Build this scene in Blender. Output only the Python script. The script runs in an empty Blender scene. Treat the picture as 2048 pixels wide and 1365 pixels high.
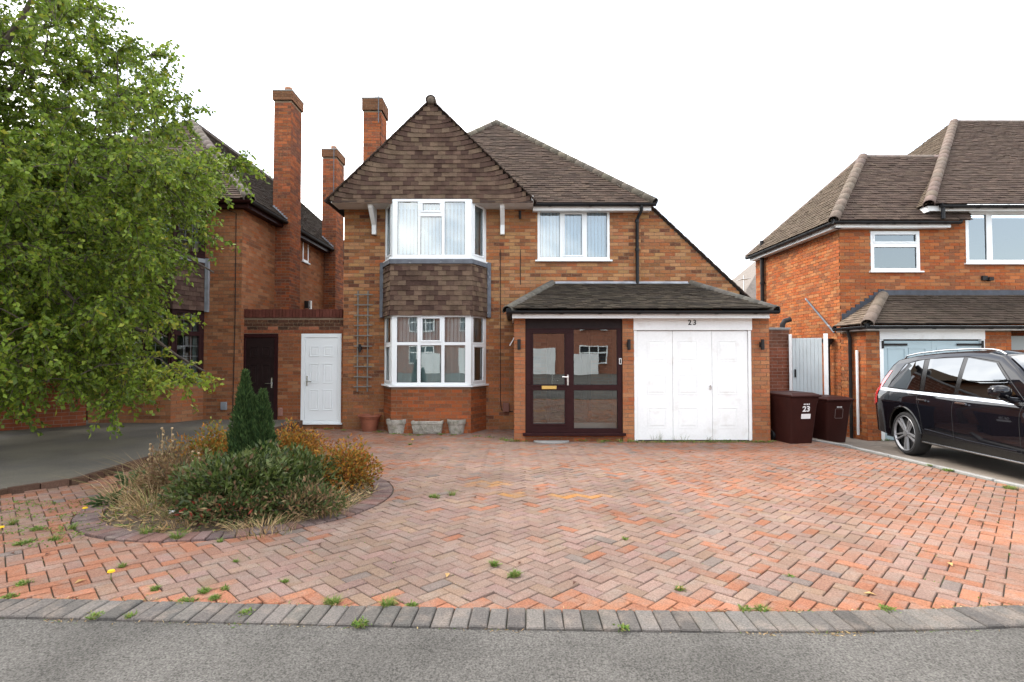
import bpy, math, random
import numpy as np
from mathutils import Vector, Matrix
random.seed(7); np.random.seed(7)
S = bpy.context.scene
COL = S.collection
V3 = Vector
R = math.radians

# ------------------------------------------------------------------ camera
F, CX, CY, H = 1045.0, 1024.0, 682.5, 1.60          # focal length in photo pixels, eye height above the house plinth
TH = math.atan(28 / F)                               # slight upward tilt
cam = bpy.data.cameras.new('camera'); cam_o = bpy.data.objects.new('camera', cam); COL.objects.link(cam_o)
cam.sensor_width = 36; cam.lens = F / 2048 * 36; cam.clip_end = 2000; cam.clip_start = 0.05
cam_o.location = (0, 0, H); cam_o.rotation_euler = (math.pi / 2 + TH, 0, 0)
S.camera = cam_o

# ------------------------------------------------------------------ sky, sun, exposure
SUN = V3((-0.80, 0.34, 0.86)).normalized()          # towards the sun: left of and a little behind the houses
w = bpy.data.worlds.new('World'); S.world = w; w.use_nodes = True
nt = w.node_tree; nt.nodes.clear()
out = nt.nodes.new('ShaderNodeOutputWorld'); bg = nt.nodes.new('ShaderNodeBackground')
sky = nt.nodes.new('ShaderNodeTexSky'); sky.sky_type = 'NISHITA'; sky.sun_disc = False
sky.sun_elevation = math.asin(SUN.z); sky.sun_rotation = math.atan2(SUN.x, SUN.y)
sky.air_density = 1.0; sky.dust_density = 2.0
tc = nt.nodes.new('ShaderNodeTexCoord')
cn = nt.nodes.new('ShaderNodeTexNoise'); cn.inputs['Scale'].default_value = 2.6; cn.inputs['Detail'].default_value = 9
cn.inputs['Roughness'].default_value = 0.55; cn.inputs['Distortion'].default_value = 0.4
cr = nt.nodes.new('ShaderNodeValToRGB'); cr.color_ramp.elements[0].position = 0.43; cr.color_ramp.elements[1].position = 0.60
cr.color_ramp.elements[0].color = (0.25, 0.25, 0.25, 1)
mx = nt.nodes.new('ShaderNodeMix'); mx.data_type = 'RGBA'
mx.inputs['B'].default_value = (13.0, 12.75, 12.3, 1)
cm = nt.nodes.new('ShaderNodeMapping'); cm.inputs['Location'].default_value = (9.14, 4.06, 18.09)
nt.links.new(tc.outputs['Generated'], cm.inputs['Vector']); nt.links.new(cm.outputs['Vector'], cn.inputs['Vector']); nt.links.new(cn.outputs['Fac'], cr.inputs['Fac'])
nt.links.new(cr.outputs['Color'], mx.inputs['Factor']); nt.links.new(sky.outputs['Color'], mx.inputs['A'])
nt.links.new(mx.outputs['Result'], bg.inputs['Color']); nt.links.new(bg.outputs['Background'], out.inputs['Surface'])
bg.inputs['Strength'].default_value = 0.10
sl = bpy.data.lights.new('sun', 'SUN'); sl.energy = 1.4; sl.angle = R(24); sl.color = (1.0, 0.95, 0.87)
so = bpy.data.objects.new('sun', sl); COL.objects.link(so)
so.rotation_euler = (-SUN).to_track_quat('-Z', 'Y').to_euler()
S.view_settings.view_transform = 'Standard'; S.view_settings.look = 'None'
S.view_settings.exposure = 1.92; S.view_settings.gamma = 1.0; S.view_settings.use_curve_mapping = False
S.cycles.max_bounces = 6; S.cycles.transparent_max_bounces = 16
S.cycles.use_denoising = True

# ------------------------------------------------------------------ geometry helpers
def at(px, py, Y):
    """point that the photo shows at (px, py), standing Y metres away from the camera plane"""
    a, b = (px - CX) / F, -(py - CY) / F
    d = V3((a, math.cos(TH) - b * math.sin(TH), math.sin(TH) + b * math.cos(TH)))
    t = Y / d.y
    return V3((a * t, Y, H + d.z * t))
SL = 0.2 / 7.0
def gz(x, y):                                        # the drives fall gently from the road to the houses
    return max(0.0, min(0.215, SL * (9.7 - y)))
def gzr(x, y):                                       # neighbour's drive on the right lies lower
    k = min(1.0, max(0.0, (x - 5.85) / 0.8))
    return SL * (9.7 - max(y, 2.4)) - 0.012 - 0.135 * k
def gzl(x, y):                                       # neighbour's drive on the left lies higher
    k = min(1.0, max(0.0, (-4.7 - x) / 1.5))
    return max(gz(x, y), 0.0) + 0.032 + 0.148 * min(1, max(0, (y - 5.5) / 4)) + 0.03 * k
def ground(px, py, g=gz):
    lo, hi = 1.5, 60.0
    for _ in range(50):
        m = (lo + hi) / 2; p = at(px, py, m)
        if p.z > g(p.x, p.y): lo = m
        else: hi = m
    p = at(px, py, lo); p.z = g(p.x, p.y)
    return p
def topx(p):
    p = V3(p) - V3((0, 0, H)); c, s = math.cos(TH), math.sin(TH)
    d = p.y * c + p.z * s; u = -p.y * s + p.z * c
    if d < 0.05: return (1e6, 1e6)
    return (CX + F * p.x / d, CY - F * u / d)
def inframe(p, m=15):
    x, y = topx(p); return -m < x < 2048 + m and -m < y < 1365 + m

class MB:
    """collects faces; build() links them as one mesh object"""
    def __init__(s): s.v = []; s.f = []; s.c = []
    def add(s, vs, fs, col=None):
        o = len(s.v); s.v.extend([tuple(p) for p in vs])
        for f in fs: s.f.append(tuple(i + o for i in f)); s.c.append(col)
        return s
    def quad(s, a, b, c, d, col=None): return s.add((a, b, c, d), ((0, 1, 2, 3),), col)
    def poly(s, pts, col=None): return s.add(pts, (tuple(range(len(pts))),), col)
    def obox(s, o, a, b, c, col=None):
        o, a, b, c = V3(o), V3(a), V3(b), V3(c)
        vs = [o, o + a, o + a + b, o + b, o + c, o + a + c, o + a + b + c, o + b + c]
        fs = [(0, 3, 2, 1), (4, 5, 6, 7), (0, 1, 5, 4), (1, 2, 6, 5), (2, 3, 7, 6), (3, 0, 4, 7)]
        if a.cross(b).dot(c) < 0: fs = [f[::-1] for f in fs]
        return s.add(vs, fs, col)
    def box(s, x0, x1, y0, y1, z0, z1, col=None):
        return s.obox((x0, y0, z0), (x1 - x0, 0, 0), (0, y1 - y0, 0), (0, 0, z1 - z0), col)
    def prism(s, pts, d, col=None):
        n = len(pts); d = V3(d); pts = [V3(p) for p in pts]
        return s.add(pts + [p + d for p in pts], [tuple(range(n))[::-1], tuple(range(n, 2 * n))] +
                     [(i, (i + 1) % n, n + (i + 1) % n, n + i) for i in range(n)], col)
    def tube(s, pts, r, n=8, col=None, cap=True, arc=None, up=None):
        pts = [V3(p) for p in pts]; m = len(pts)
        rr = r if isinstance(r, (list, tuple)) else [r] * m
        ref = None; vs = []
        a0, a1 = arc if arc else (0, 2 * math.pi)
        k = n if not arc else n + 1
        for i, p in enumerate(pts):
            t = (pts[min(i + 1, m - 1)] - pts[max(i - 1, 0)])
            if t.length < 1e-9: t = V3((0, 0, 1))
            t.normalize()
            if ref is None: ref = V3(up) if up else (V3((0, 0, 1)) if abs(t.z) < 0.9 else V3((1, 0, 0)))
            u = (ref - t * ref.dot(t))
            if u.length < 1e-6: u = t.orthogonal()
            u.normalize(); w_ = t.cross(u); ref = u
            for j in range(k):
                an = a0 + (a1 - a0) * j / n
                vs.append(p + (u * math.cos(an) + w_ * math.sin(an)) * rr[i])
        fs = []
        for i in range(m - 1):
            for j in range(n):
                j2 = (j + 1) % k if not arc else j + 1
                fs.append((i * k + j, i * k + j2, (i + 1) * k + j2, (i + 1) * k + j))
        if cap and not arc:
            fs.append(tuple(range(k))[::-1]); fs.append(tuple(range((m - 1) * k, m * k)))
        return s.add(vs, fs, col)
    def lathe(s, prof, o=(0, 0, 0), n=24, ax='z', col=None):
        o = V3(o); vs = []
        for r, h in prof:
            for j in range(n):
                a = 2 * math.pi * j / n; c, d = r * math.cos(a), r * math.sin(a)
                vs.append(o + (V3((c, d, h)) if ax == 'z' else V3((c, h, d))))
        fs = []
        for i in range(len(prof) - 1):
            for j in range(n):
                j2 = (j + 1) % n; fs.append((i * n + j, i * n + j2, (i + 1) * n + j2, (i + 1) * n + j))
        return s.add(vs, fs, col)
    def mesh(s, name):
        me = bpy.data.meshes.new(name); me.from_pydata(s.v, [], s.f)
        if any(c is not None for c in s.c):
            at_ = me.color_attributes.new('Col', 'FLOAT_COLOR', 'CORNER')
            cc = np.ones((len(me.loops), 4), np.float32); k = 0
            for f, c in zip(s.f, s.c):
                if c is not None: cc[k:k + len(f), :3] = c[:3]
                k += len(f)
            at_.data.foreach_set('color', cc.ravel())
        return me
    def build(s, name, mat, parent=None, smooth=False, kind=None, angle=None):
        me = s.mesh(name)
        return link(name, me, mat, parent, smooth, kind)

def world_of(o):
    m = o.matrix_basis.copy()
    if o.parent: m = world_of(o.parent) @ o.matrix_parent_inverse @ m
    return m
def link(name, me, mat, parent=None, smooth=False, kind=None, local=False, mw=None):
    o = bpy.data.objects.new(name, me); COL.objects.link(o)
    if mat is not None and me is not None and len(me.materials) == 0: me.materials.append(mat)
    if smooth: me.polygons.foreach_set('use_smooth', [True] * len(me.polygons))
    if mw is not None: o.matrix_basis = mw
    if parent is not None:
        o.parent = parent
        if not local: o.matrix_parent_inverse = world_of(parent).inverted()
    if kind: o['kind'] = kind
    return o
def tag(o, label, cat, group=None):
    o['label'] = label; o['category'] = cat
    if group: o['group'] = group
    return o
def thing(name, label, cat, loc=(0, 0, 0), group=None, rz=0.0, ry=0.0):
    o = bpy.data.objects.new(name, None); COL.objects.link(o); o.empty_display_size = 0.2
    o.location = loc; o.rotation_euler = (0, ry, rz)
    o.matrix_basis = Matrix.Translation(V3(loc)) @ Matrix.Rotation(rz, 4, 'Z') @ Matrix.Rotation(ry, 4, 'Y')
    return tag(o, label, cat, group)
def smooth_angle(o, deg=35):
    me = o.data; me.polygons.foreach_set('use_smooth', [True] * len(me.polygons))
    try: me.set_sharp_from_angle(angle=R(deg))
    except Exception: pass
    return o
def bevel(o, w_=0.004, seg=1):
    m = o.modifiers.new('bevel', 'BEVEL'); m.width = w_; m.segments = seg; m.limit_method = 'ANGLE'; return o

# ------------------------------------------------------------------ materials
def mat(name, col=(0.5, 0.5, 0.5), rough=0.6, src=None, n1=(0, 0), n2=(0, 0), bump=(0, 0), metal=0.0, spec=0.5,
        mix=None, coat=0.0, transl=0.0, coat_ior=1.5):
    """src: None flat | 'attr' mesh colours | 'obj' object colour. n1, n2: (scale, amount) brightness noise.
       mix: (colour, scale, lo, hi, amount) a second tone in patches. bump: (scale, strength)"""
    m = bpy.data.materials.new(name); m.use_nodes = True
    t = m.node_tree; N = t.nodes; L = t.links
    p = N['Principled BSDF']; p.inputs['Roughness'].default_value = rough; p.inputs['Metallic'].default_value = metal
    p.inputs['Specular IOR Level'].default_value = spec; p.inputs['Coat Weight'].default_value = coat; p.inputs['Coat IOR'].default_value = coat_ior
    geo = N.new('ShaderNodeNewGeometry')
    if src == 'attr':
        a = N.new('ShaderNodeAttribute'); a.attribute_name = 'Col'; c = a.outputs['Color']
    elif src == 'obj':
        a = N.new('ShaderNodeObjectInfo'); c = a.outputs['Color']
    else:
        a = N.new('ShaderNodeRGB'); a.outputs[0].default_value = (*col, 1); c = a.outputs[0]
    def noise(sc, det=4):
        n = N.new('ShaderNodeTexNoise'); n.inputs['Scale'].default_value = sc; n.inputs['Detail'].default_value = det
        L.new(geo.outputs['Position'], n.inputs['Vector']); return n.outputs['Fac']
    if mix:
        mc, sc, lo, hi, am = mix
        mr = N.new('ShaderNodeMapRange'); mr.inputs['From Min'].default_value = lo; mr.inputs['From Max'].default_value = hi
        mr.inputs['To Max'].default_value = am
        L.new(noise(sc, 5), mr.inputs['Value'])
        x = N.new('ShaderNodeMix'); x.data_type = 'RGBA'; x.inputs['B'].default_value = (*mc, 1)
        L.new(mr.outputs['Result'], x.inputs['Factor']); L.new(c, x.inputs['A']); c = x.outputs['Result']
    for sc, am in (n1, n2):
        if am:
            mr = N.new('ShaderNodeMapRange'); mr.inputs['From Min'].default_value = 0.3; mr.inputs['From Max'].default_value = 0.7
            mr.inputs['To Min'].default_value = 1 - am; mr.inputs['To Max'].default_value = 1 + am
            L.new(noise(sc), mr.inputs['Value'])
            x = N.new('ShaderNodeMix'); x.data_type = 'RGBA'; x.blend_type = 'MULTIPLY'; x.inputs['Factor'].default_value = 1
            L.new(c, x.inputs['A']); L.new(mr.outputs['Result'], x.inputs['B']); c = x.outputs['Result']
    L.new(c, p.inputs['Base Color'])
    if bump[1]:
        b = N.new('ShaderNodeBump'); b.inputs['Strength'].default_value = bump[1]; b.inputs['Distance'].default_value = 0.01
        L.new(noise(bump[0], 6), b.inputs['Height']); L.new(b.outputs['Normal'], p.inputs['Normal'])
    if transl:
        tr = N.new('ShaderNodeBsdfTranslucent'); L.new(c, tr.inputs['Color'])
        ms = N.new('ShaderNodeMixShader'); ms.inputs['Fac'].default_value = transl
        L.new(p.outputs['BSDF'], ms.inputs[1]); L.new(tr.outputs['BSDF'], ms.inputs[2])
        L.new(ms.outputs['Shader'], N['Material Output'].inputs['Surface'])
    return m
def glass(name, base=0.12, tint=(0.80, 0.88, 0.88), rough=0.0, wav=0.0):
    """window glass: clear sheet with a mirror reflection that grows at glancing angles"""
    m = bpy.data.materials.new(name); m.use_nodes = True; t = m.node_tree; N = t.nodes; L = t.links
    N.remove(N['Principled BSDF'])
    tr = N.new('ShaderNodeBsdfTransparent'); tr.inputs['Color'].default_value = (*tint, 1)
    gl = N.new('ShaderNodeBsdfGlossy'); gl.inputs['Roughness'].default_value = rough; gl.inputs['Color'].default_value = (0.95, 1, 1, 1)
    fr = N.new('ShaderNodeFresnel'); fr.inputs['IOR'].default_value = 1.5
    mr = N.new('ShaderNodeMapRange'); mr.inputs['From Min'].default_value = 0.04; mr.inputs['To Min'].default_value = base
    L.new(fr.outputs['Fac'], mr.inputs['Value'])
    ms = N.new('ShaderNodeMixShader'); L.new(mr.outputs['Result'], ms.inputs['Fac'])
    L.new(tr.outputs['BSDF'], ms.inputs[1]); L.new(gl.outputs['BSDF'], ms.inputs[2])
    if wav:
        geo = N.new('ShaderNodeNewGeometry'); n = N.new('ShaderNodeTexNoise'); n.inputs['Scale'].default_value = 1.6
        b = N.new('ShaderNodeBump'); b.inputs['Strength'].default_value = wav; b.inputs['Distance'].default_value = 0.02
        L.new(geo.outputs['Position'], n.inputs['Vector']); L.new(n.outputs['Fac'], b.inputs['Height'])
        L.new(b.outputs['Normal'], gl.inputs['Normal'])
    L.new(ms.outputs['Shader'], N['Material Output'].inputs['Surface'])
    return m

BUFF = (0.36, 0.215, 0.115)
MB_ = {}
def M(k): return MB_[k]
for k_, s_ in (('attr', 'attr'), ('obj', 'obj')):
    MB_['brick_' + k_] = mat('brick_' + k_, src=s_, rough=0.9, n1=(0.9, 0.14), n2=(70, 0.2), bump=(90, 0.5), spec=0.06,
                             mix=((0.30, 0.175, 0.09), 22, 0.52, 0.66, 0.35))
    MB_['redbrick_' + k_] = mat('redbrick_' + k_, src=s_, rough=0.9, n1=(9, 0.14), n2=(70, 0.2), bump=(90, 0.5), spec=0.06)
    MB_['tile_' + k_] = mat('tile_' + k_, src=s_, rough=0.92, n1=(5, 0.18), n2=(60, 0.2), bump=(80, 0.35), spec=0.06)
    MB_['paver_' + k_] = mat('paver_' + k_, src=s_, rough=0.93, n1=(1.3, 0.17), n2=(110, 0.30), bump=(130, 0.6), spec=0.06,
                             mix=((0.20, 0.165, 0.14), 9, 0.48, 0.70, 0.55))
MB_['mortar'] = mat('mortar', (0.20, 0.145, 0.10), 0.95, n1=(6, 0.15), n2=(60, 0.2), spec=0.2)
MB_['mortar_red'] = mat('mortar_red', (0.28, 0.20, 0.16), 0.95, n1=(6, 0.15), spec=0.2)
MB_['felt'] = mat('felt', (0.035, 0.028, 0.025), 0.95, spec=0.05)
MB_['upvc'] = mat('upvc', (0.76, 0.80, 0.82), 0.32, n1=(1.5, 0.03), spec=0.45)
MB_['white_paint'] = mat('white_paint', (0.78, 0.80, 0.80), 0.45, n1=(1.6, 0.05), n2=(25, 0.03), mix=((0.56, 0.54, 0.49), 5, 0.58, 0.74, 0.35))
MB_['soffit'] = mat('soffit', (0.60, 0.59, 0.57), 0.6, n1=(3, 0.08))
MB_['black_plastic'] = mat('black_plastic', (0.014, 0.015, 0.017), 0.5, n1=(8, 0.2), spec=0.25)
MB_['iron'] = mat('iron', (0.020, 0.018, 0.018), 0.6, n1=(12, 0.25), spec=0.2)
MB_['mahogany'] = mat('mahogany', (0.026, 0.0075, 0.008), 0.45, n1=(12, 0.15), spec=0.15)
MB_['dark_door'] = mat('dark_door', (0.018, 0.010, 0.010), 0.45, n1=(10, 0.15), spec=0.15)
MB_['lead'] = mat('lead', (0.10, 0.11, 0.13), 0.7, n1=(8, 0.25), mix=((0.5, 0.5, 0.5), 9, 0.62, 0.72, 0.6))
MB_['lead_light'] = mat('lead_light', (0.24, 0.26, 0.29), 0.6, n1=(6, 0.25))
MB_['lead_dark'] = mat('lead_dark', (0.045, 0.052, 0.068), 0.7, n1=(8, 0.25))
MB_['hip'] = mat('hip', (0.15, 0.12, 0.098), 0.95, src='obj', n1=(9, 0.2), n2=(70, 0.2), bump=(60, 0.5), mix=((0.13, 0.125, 0.10), 14, 0.55, 0.72, 0.5))
MB_['glass'] = glass('glass', 0.20, wav=0.05)
MB_['glass_up'] = glass('glass_up', 0.24, (0.66, 0.82, 0.92), wav=0.04)
MB_['glass_porch'] = glass('glass_porch', 0.20, (0.50, 0.56, 0.55), wav=0.05)
MB_['blind'] = mat('blind', (0.74, 0.78, 0.80), 0.8, transl=0.3)
MB_['net'] = mat('net', (0.40, 0.50, 0.50), 0.9, transl=0.3)
MB_['room'] = mat('room', (0.20, 0.19, 0.18), 0.9)
MB_['chrome'] = mat('chrome', (0.72, 0.72, 0.72), 0.22, metal=1.0)
MB_['brass'] = mat('brass', (0.83, 0.60, 0.20), 0.3, metal=1.0)
MB_['tarmac'] = mat('tarmac', (0.116, 0.110, 0.102), 0.95, n1=(0.9, 0.13), n2=(120, 0.55), bump=(140, 1.0), spec=0.06,
                    mix=((0.070, 0.067, 0.062), 1.4, 0.45, 0.66, 0.7))
MB_['drive_left'] = mat('drive_left', (0.112, 0.104, 0.092), 0.92, n1=(0.9, 0.22), n2=(120, 0.25), bump=(150, 0.5), spec=0.2,
                        mix=((0.165, 0.148, 0.110), 0.8, 0.42, 0.62, 0.7))
MB_['drive_right'] = mat('drive_right', (0.20, 0.17, 0.142), 0.93, n1=(1.1, 0.16), n2=(130, 0.22), bump=(150, 0.5), spec=0.2)
MB_['joint'] = mat('joint', (0.055, 0.046, 0.034), 0.95, n1=(5, 0.3), n2=(90, 0.3), mix=((0.055, 0.075, 0.025), 4, 0.5, 0.65, 0.7))
MB_['soil'] = mat('soil', (0.085, 0.06, 0.038), 0.95, n1=(7, 0.3), n2=(60, 0.35), bump=(40, 1.0))
MB_['earth'] = mat('earth', (0.10, 0.095, 0.085), 0.95, n1=(0.7, 0.15), n2=(90, 0.3))
MB_['concrete'] = mat('concrete', (0.23, 0.225, 0.215), 0.9, n1=(4, 0.15), n2=(60, 0.2), bump=(60, 0.5))
MB_['bark'] = mat('bark', (0.075, 0.058, 0.045), 0.95, n1=(12, 0.3), bump=(30, 0.9))
MB_['leaf'] = mat('leaf', src='attr', rough=0.42, spec=0.28, transl=0.42)
MB_['leaf_dull'] = mat('leaf_dull', src='attr', rough=0.75, spec=0.3, transl=0.22)
MB_['needle'] = mat('needle', src='attr', rough=0.8, spec=0.08, transl=0.12)

BR = 0.80
def dk(c):
    m = (0.29, 0.142, 0.078)
    return tuple(lerp(v, u, 0.10) * k for v, u, k in zip(c, m, (0.92, 0.805, 0.715)))
def jit(c, a=0.12, h=0.02):
    f = 1 + random.uniform(-a, a)
    return tuple(max(0.0, x * f * (1 + random.uniform(-h, h))) for x in c)
def lerp(a, b, t): return a + (b - a) * t
def interp(x, xs, ys): return float(np.interp(x, xs, ys))
# ------------------------------------------------------------------ ground
def sheet(name, xs, ys, g, m, dz=0.0, kind='structure'):
    b = MB(); nx = len(xs); vs = [(x, y, g(x, y) + dz) for y in ys for x in xs]
    fs = [(j * nx + i, j * nx + i + 1, (j + 1) * nx + i + 1, (j + 1) * nx + i) for j in range(len(ys) - 1) for i in range(nx - 1)]
    b.add(vs, fs); return b.build(name, m, kind=kind)
sheet('ground', [-400, -60, -20, 0, 20, 60, 400], [-400, -60, -20, 0, 20, 60, 400], lambda x, y: -0.35, M('earth'))
KP = [ground(a, c, lambda x, y: 0.203) for a, c in ((0, 1233), (150, 1235), (300, 1239), (512, 1245), (700, 1249), (1076, 1255), (1348, 1261), (1718, 1260), (2048, 1250))]
KF = np.polyfit([p.x for p in KP], [p.y for p in KP], 4)
def kerb_y(x): return float(np.polyval(KF, max(-2.75, min(2.75, x))))             # front edge of the paving, a shallow sweep
ROADZ = 0.188
xs = [i * 0.5 for i in range(-40, 41)]
b = MB()
rows = [-30, -8, -3, 0, 1, 2, None]
vs = []
for r_ in rows:
    for x in xs:
        y = kerb_y(max(-6, min(6.4, x))) + 0.004 if r_ is None else r_
        vs.append((x, y, ROADZ))
n = len(xs)
b.add(vs, [(j * n + i, j * n + i + 1, (j + 1) * n + i + 1, (j + 1) * n + i) for j in range(len(rows) - 1) for i in range(n - 1)])
b.build('road', M('tarmac'), kind='structure')
# neighbours' drives
LB = [ground(0, 990), ground(150, 968), ground(300, 929), ground(420, 900), V3((-4.62, 9.6, 0)), V3((-4.56, 11.4, 0))]   # left boundary
def lbx(y):
    ps = sorted([(p.y, p.x) for p in LB]); return interp(y, [p[0] for p in ps], [p[1] for p in ps])
LB_Y0 = LB[0].y
b = MB(); ys = [2.7 + i * 0.3 for i in range(0, 33)]
for i in range(len(ys) - 1):
    y0, y1 = ys[i], ys[i + 1]
    for k in range(10):
        xa0, xb0 = lerp(-16, lbx(y0), k / 10), lerp(-16, lbx(y0), (k + 1) / 10)
        xa1, xb1 = lerp(-16, lbx(y1), k / 10), lerp(-16, lbx(y1), (k + 1) / 10)
        b.quad((xa0, y0, gzl(xa0, y0)), (xb0, y0, gzl(xb0, y0)), (xb1, y1, gzl(xb1, y1)), (xa1, y1, gzl(xa1, y1)))
b.build('left_drive', M('drive_left'), kind='structure')
# brick edging along the left drive
drv_edge = MB()
yy = 3.0; ek = MB(); edge_list = []
while yy < 11.2:
    a = V3((lbx(yy), yy, 0)); c = V3((lbx(yy + 0.21), yy + 0.21, 0))
    edge_list.append((a, c)); yy += 0.22
edge_o = MB()
for a, c in edge_list:
    u = (c - a); n_ = V3((u.y, -u.x, 0)).normalized() * 0.065
    z0 = gz(a.x, a.y) - 0.05; z1 = gzl(a.x - 0.05, a.y) + 0.006 + random.uniform(-0.006, 0.006)
    edge_o.obox(a + V3((0, 0, z0)) - n_ * 0.5, u, n_, (0, 0, z1 - z0), jit((0.095, 0.058, 0.042), 0.25))
eo = edge_o.build('left_drive_edging', M('redbrick_attr'), kind='structure')
sheet('right_drive', [5.78, 6.0, 6.2, 6.5, 6.8, 7.5, 9, 12, 20], [2.45, 3.5, 4.5, 5.5, 6.5, 7.5, 8.5, 9.5, 10.5, 11.5, 13, 16], gzr, M('drive_right'))

# block paved drive: 45 degree herringbone of 200 x 100 blocks
drive = sheet('driveway', [-6.5, -4, -2, 0, 2, 4, 5.8], [2.66, 3.2, 4, 5, 6, 7, 8, 9, 9.7, 10.5, 11.5], gz, M('joint'), dz=-0.014)
drive.data.polygons.foreach_set('use_smooth', [False] * len(drive.data.polygons))
IC, IR = V3((-2.72, 5.50, 0)), 1.44                                          # planting circle in the paving
PIT, JT = 0.0935, 0.0066
TOPC = 0.0045
def clip_poly(poly, n, d):
    """keep the side n.p >= d"""
    o = []
    for i, p in enumerate(poly):
        q = poly[(i + 1) % len(poly)]; a, c = p.dot(n) - d, q.dot(n) - d
        if a >= 0: o.append(p)
        if a * c < 0: o.append(p + (q - p) * (a / (a - c)))
    return o
def paver_solid(mb, poly, col, dz=0.0, tilt=(0, 0)):
    n = len(poly); c = sum(poly, V3((0, 0, 0))) / n
    T, Mi, Bo = [], [], []
    for p in poly:
        d = p - c; l = max(d.length, 1e-6); q = c + d * max(0.2, (1 - TOPC / l * 1.3))
        z = gz(p.x, p.y) + dz + tilt[0] * d.x + tilt[1] * d.y
        T.append((q.x, q.y, z)); Mi.append((p.x, p.y, z - TOPC)); Bo.append((p.x, p.y, z - 0.02))
    fs = [tuple(range(n))]
    for i in range(n):
        j = (i + 1) % n
        fs += [(n + i, n + j, j, i), (2 * n + i, 2 * n + j, n + j, n + i)]
    mb.add(T + Mi + Bo, fs, col)
GREY_P, ORANGE_P, RED_P, SLATE_P = (0.200, 0.142, 0.117), (0.238, 0.108, 0.067), (0.215, 0.121, 0.088), (0.150, 0.120, 0.106)
rust = [(ground(975, 968), 0.30, 0.16), (ground(1130, 992), 0.36, 0.10), (ground(1020, 990), 0.2, 0.12), (ground(1185, 992), 0.22, 0.07)]
cellv = {}
def blot(x, y, s, seed=0):
    def h(i, j):
        if (i, j, seed) not in cellv: cellv[(i, j, seed)] = random.Random(hash((i, j, seed))).random()
        return cellv[(i, j, seed)]
    x /= s; y /= s; i, j = math.floor(x), math.floor(y); fx, fy = x - i, y - j
    fx, fy = fx * fx * (3 - 2 * fx), fy * fy * (3 - 2 * fy)
    return lerp(lerp(h(i, j), h(i + 1, j), fx), lerp(h(i, j + 1), h(i + 1, j + 1), fx), fy)
def paver_col(x, y):
    s = abs(x - 0.2)
    pr = 0.06 + 0.62 * min(1, max(0, (x - 1.2) / 2.8)) + 0.46 * min(1, max(0, (-1.2 - x) / 1.6))
    pr += 0.5 * (blot(x, y, 0.9) - 0.5) * min(1, 0.35 + pr * 2)
    if y > 7.0: pr += 0.12
    c = random.random()
    if c < pr * 0.5: base = ORANGE_P
    elif c < pr * 1.15: base = RED_P
    elif c > 0.98: base = SLATE_P
    else: base = tuple(lerp(a, e, random.random() ** 2 * 0.45 + 0.45 * min(1, pr * 1.5)) for a, e in zip(GREY_P, RED_P))
    base = jit(base, 0.10, 0.008)
    for p, rx, ry in rust:
        d = ((x - p.x) / rx) ** 2 + ((y - p.y) / ry) ** 2
        if d < 1.2 and random.random() < 0.9:
            base = tuple(lerp(a, e, 0.75 * (1.3 - d) / 1.3) for a, e in zip(base, (0.34, 0.165, 0.045)))
    return base
cands = []; rest = MB()
c45 = math.sqrt(0.5); ex, ey = V3((c45, c45, 0)), V3((-c45, c45, 0))
O0 = V3((0.03, 2.5, 0))
for i in range(-85, 155):
    for j in range(-85, 155):
        m_ = (i - j) % 4
        if m_ == 0: w_, h_ = 2, 1
        elif m_ == 3: w_, h_ = 1, 2
        else: continue
        c = O0 + ex * ((i + w_ / 2) * PIT) + ey * ((j + h_ / 2) * PIT)
        if c.y < 2.55 or c.y > 11.35 or c.x > 5.9 or c.x < -6.6: continue
        if c.x < lbx(c.y) + 0.03: continue
        if c.y > 9.85 and 0.2 < c.x < 4.9: continue
        if not inframe((c.x, c.y, gz(c.x, c.y)), 900): continue
        di = (c - IC); di.z = 0
        if di.length < IR - 0.15: continue
        hw, hh = w_ * PIT / 2 - JT / 2, h_ * PIT / 2 - JT / 2
        poly = [c - ex * hw - ey * hh, c + ex * hw - ey * hh, c + ex * hw + ey * hh, c - ex * hw + ey * hh]
        cut = False
        yk = kerb_y(c.x) + 0.213
        if min(p.y for p in poly) < yk: poly = clip_poly(poly, V3((0, 1, 0)), yk); cut = 'front'
        if max(p.x for p in poly or [c]) > 5.70: poly = clip_poly(poly, V3((-1, 0, 0)), -5.70); cut = cut or True
        if di.length < IR + 0.14:
            nn = di.normalized(); poly = clip_poly(poly, nn, IC.dot(nn) + IR + 0.008); cut = cut or True
        if len(poly) < 3: continue
        ar = abs(sum(poly[k].x * poly[(k + 1) % len(poly)].y - poly[(k + 1) % len(poly)].x * poly[k].y for k in range(len(poly)))) / 2
        if ar < 0.0012: continue
        col = paver_col(c.x, c.y)
        if cut == 'front' or (c.y < yk + 0.17 and random.random() < 0.6): col = jit((0.265, 0.120, 0.074), 0.12, 0.02)
        dz = random.gauss(0, 0.0018) + 0.010 * (blot(c.x, c.y, 0.55, 4) - 0.5)
        if cut: paver_solid(rest, poly, col, dz)
        else: cands.append((c, w_ == 2, col, dz, poly))
vis = sorted(cands, key=lambda t: t[0].length if inframe((t[0].x, t[0].y, gz(t[0].x, t[0].y)), -10) else 99 + t[0].length)
pm = MB(); lx, ly = PIT - JT / 2, PIT / 2 - JT / 2
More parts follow.
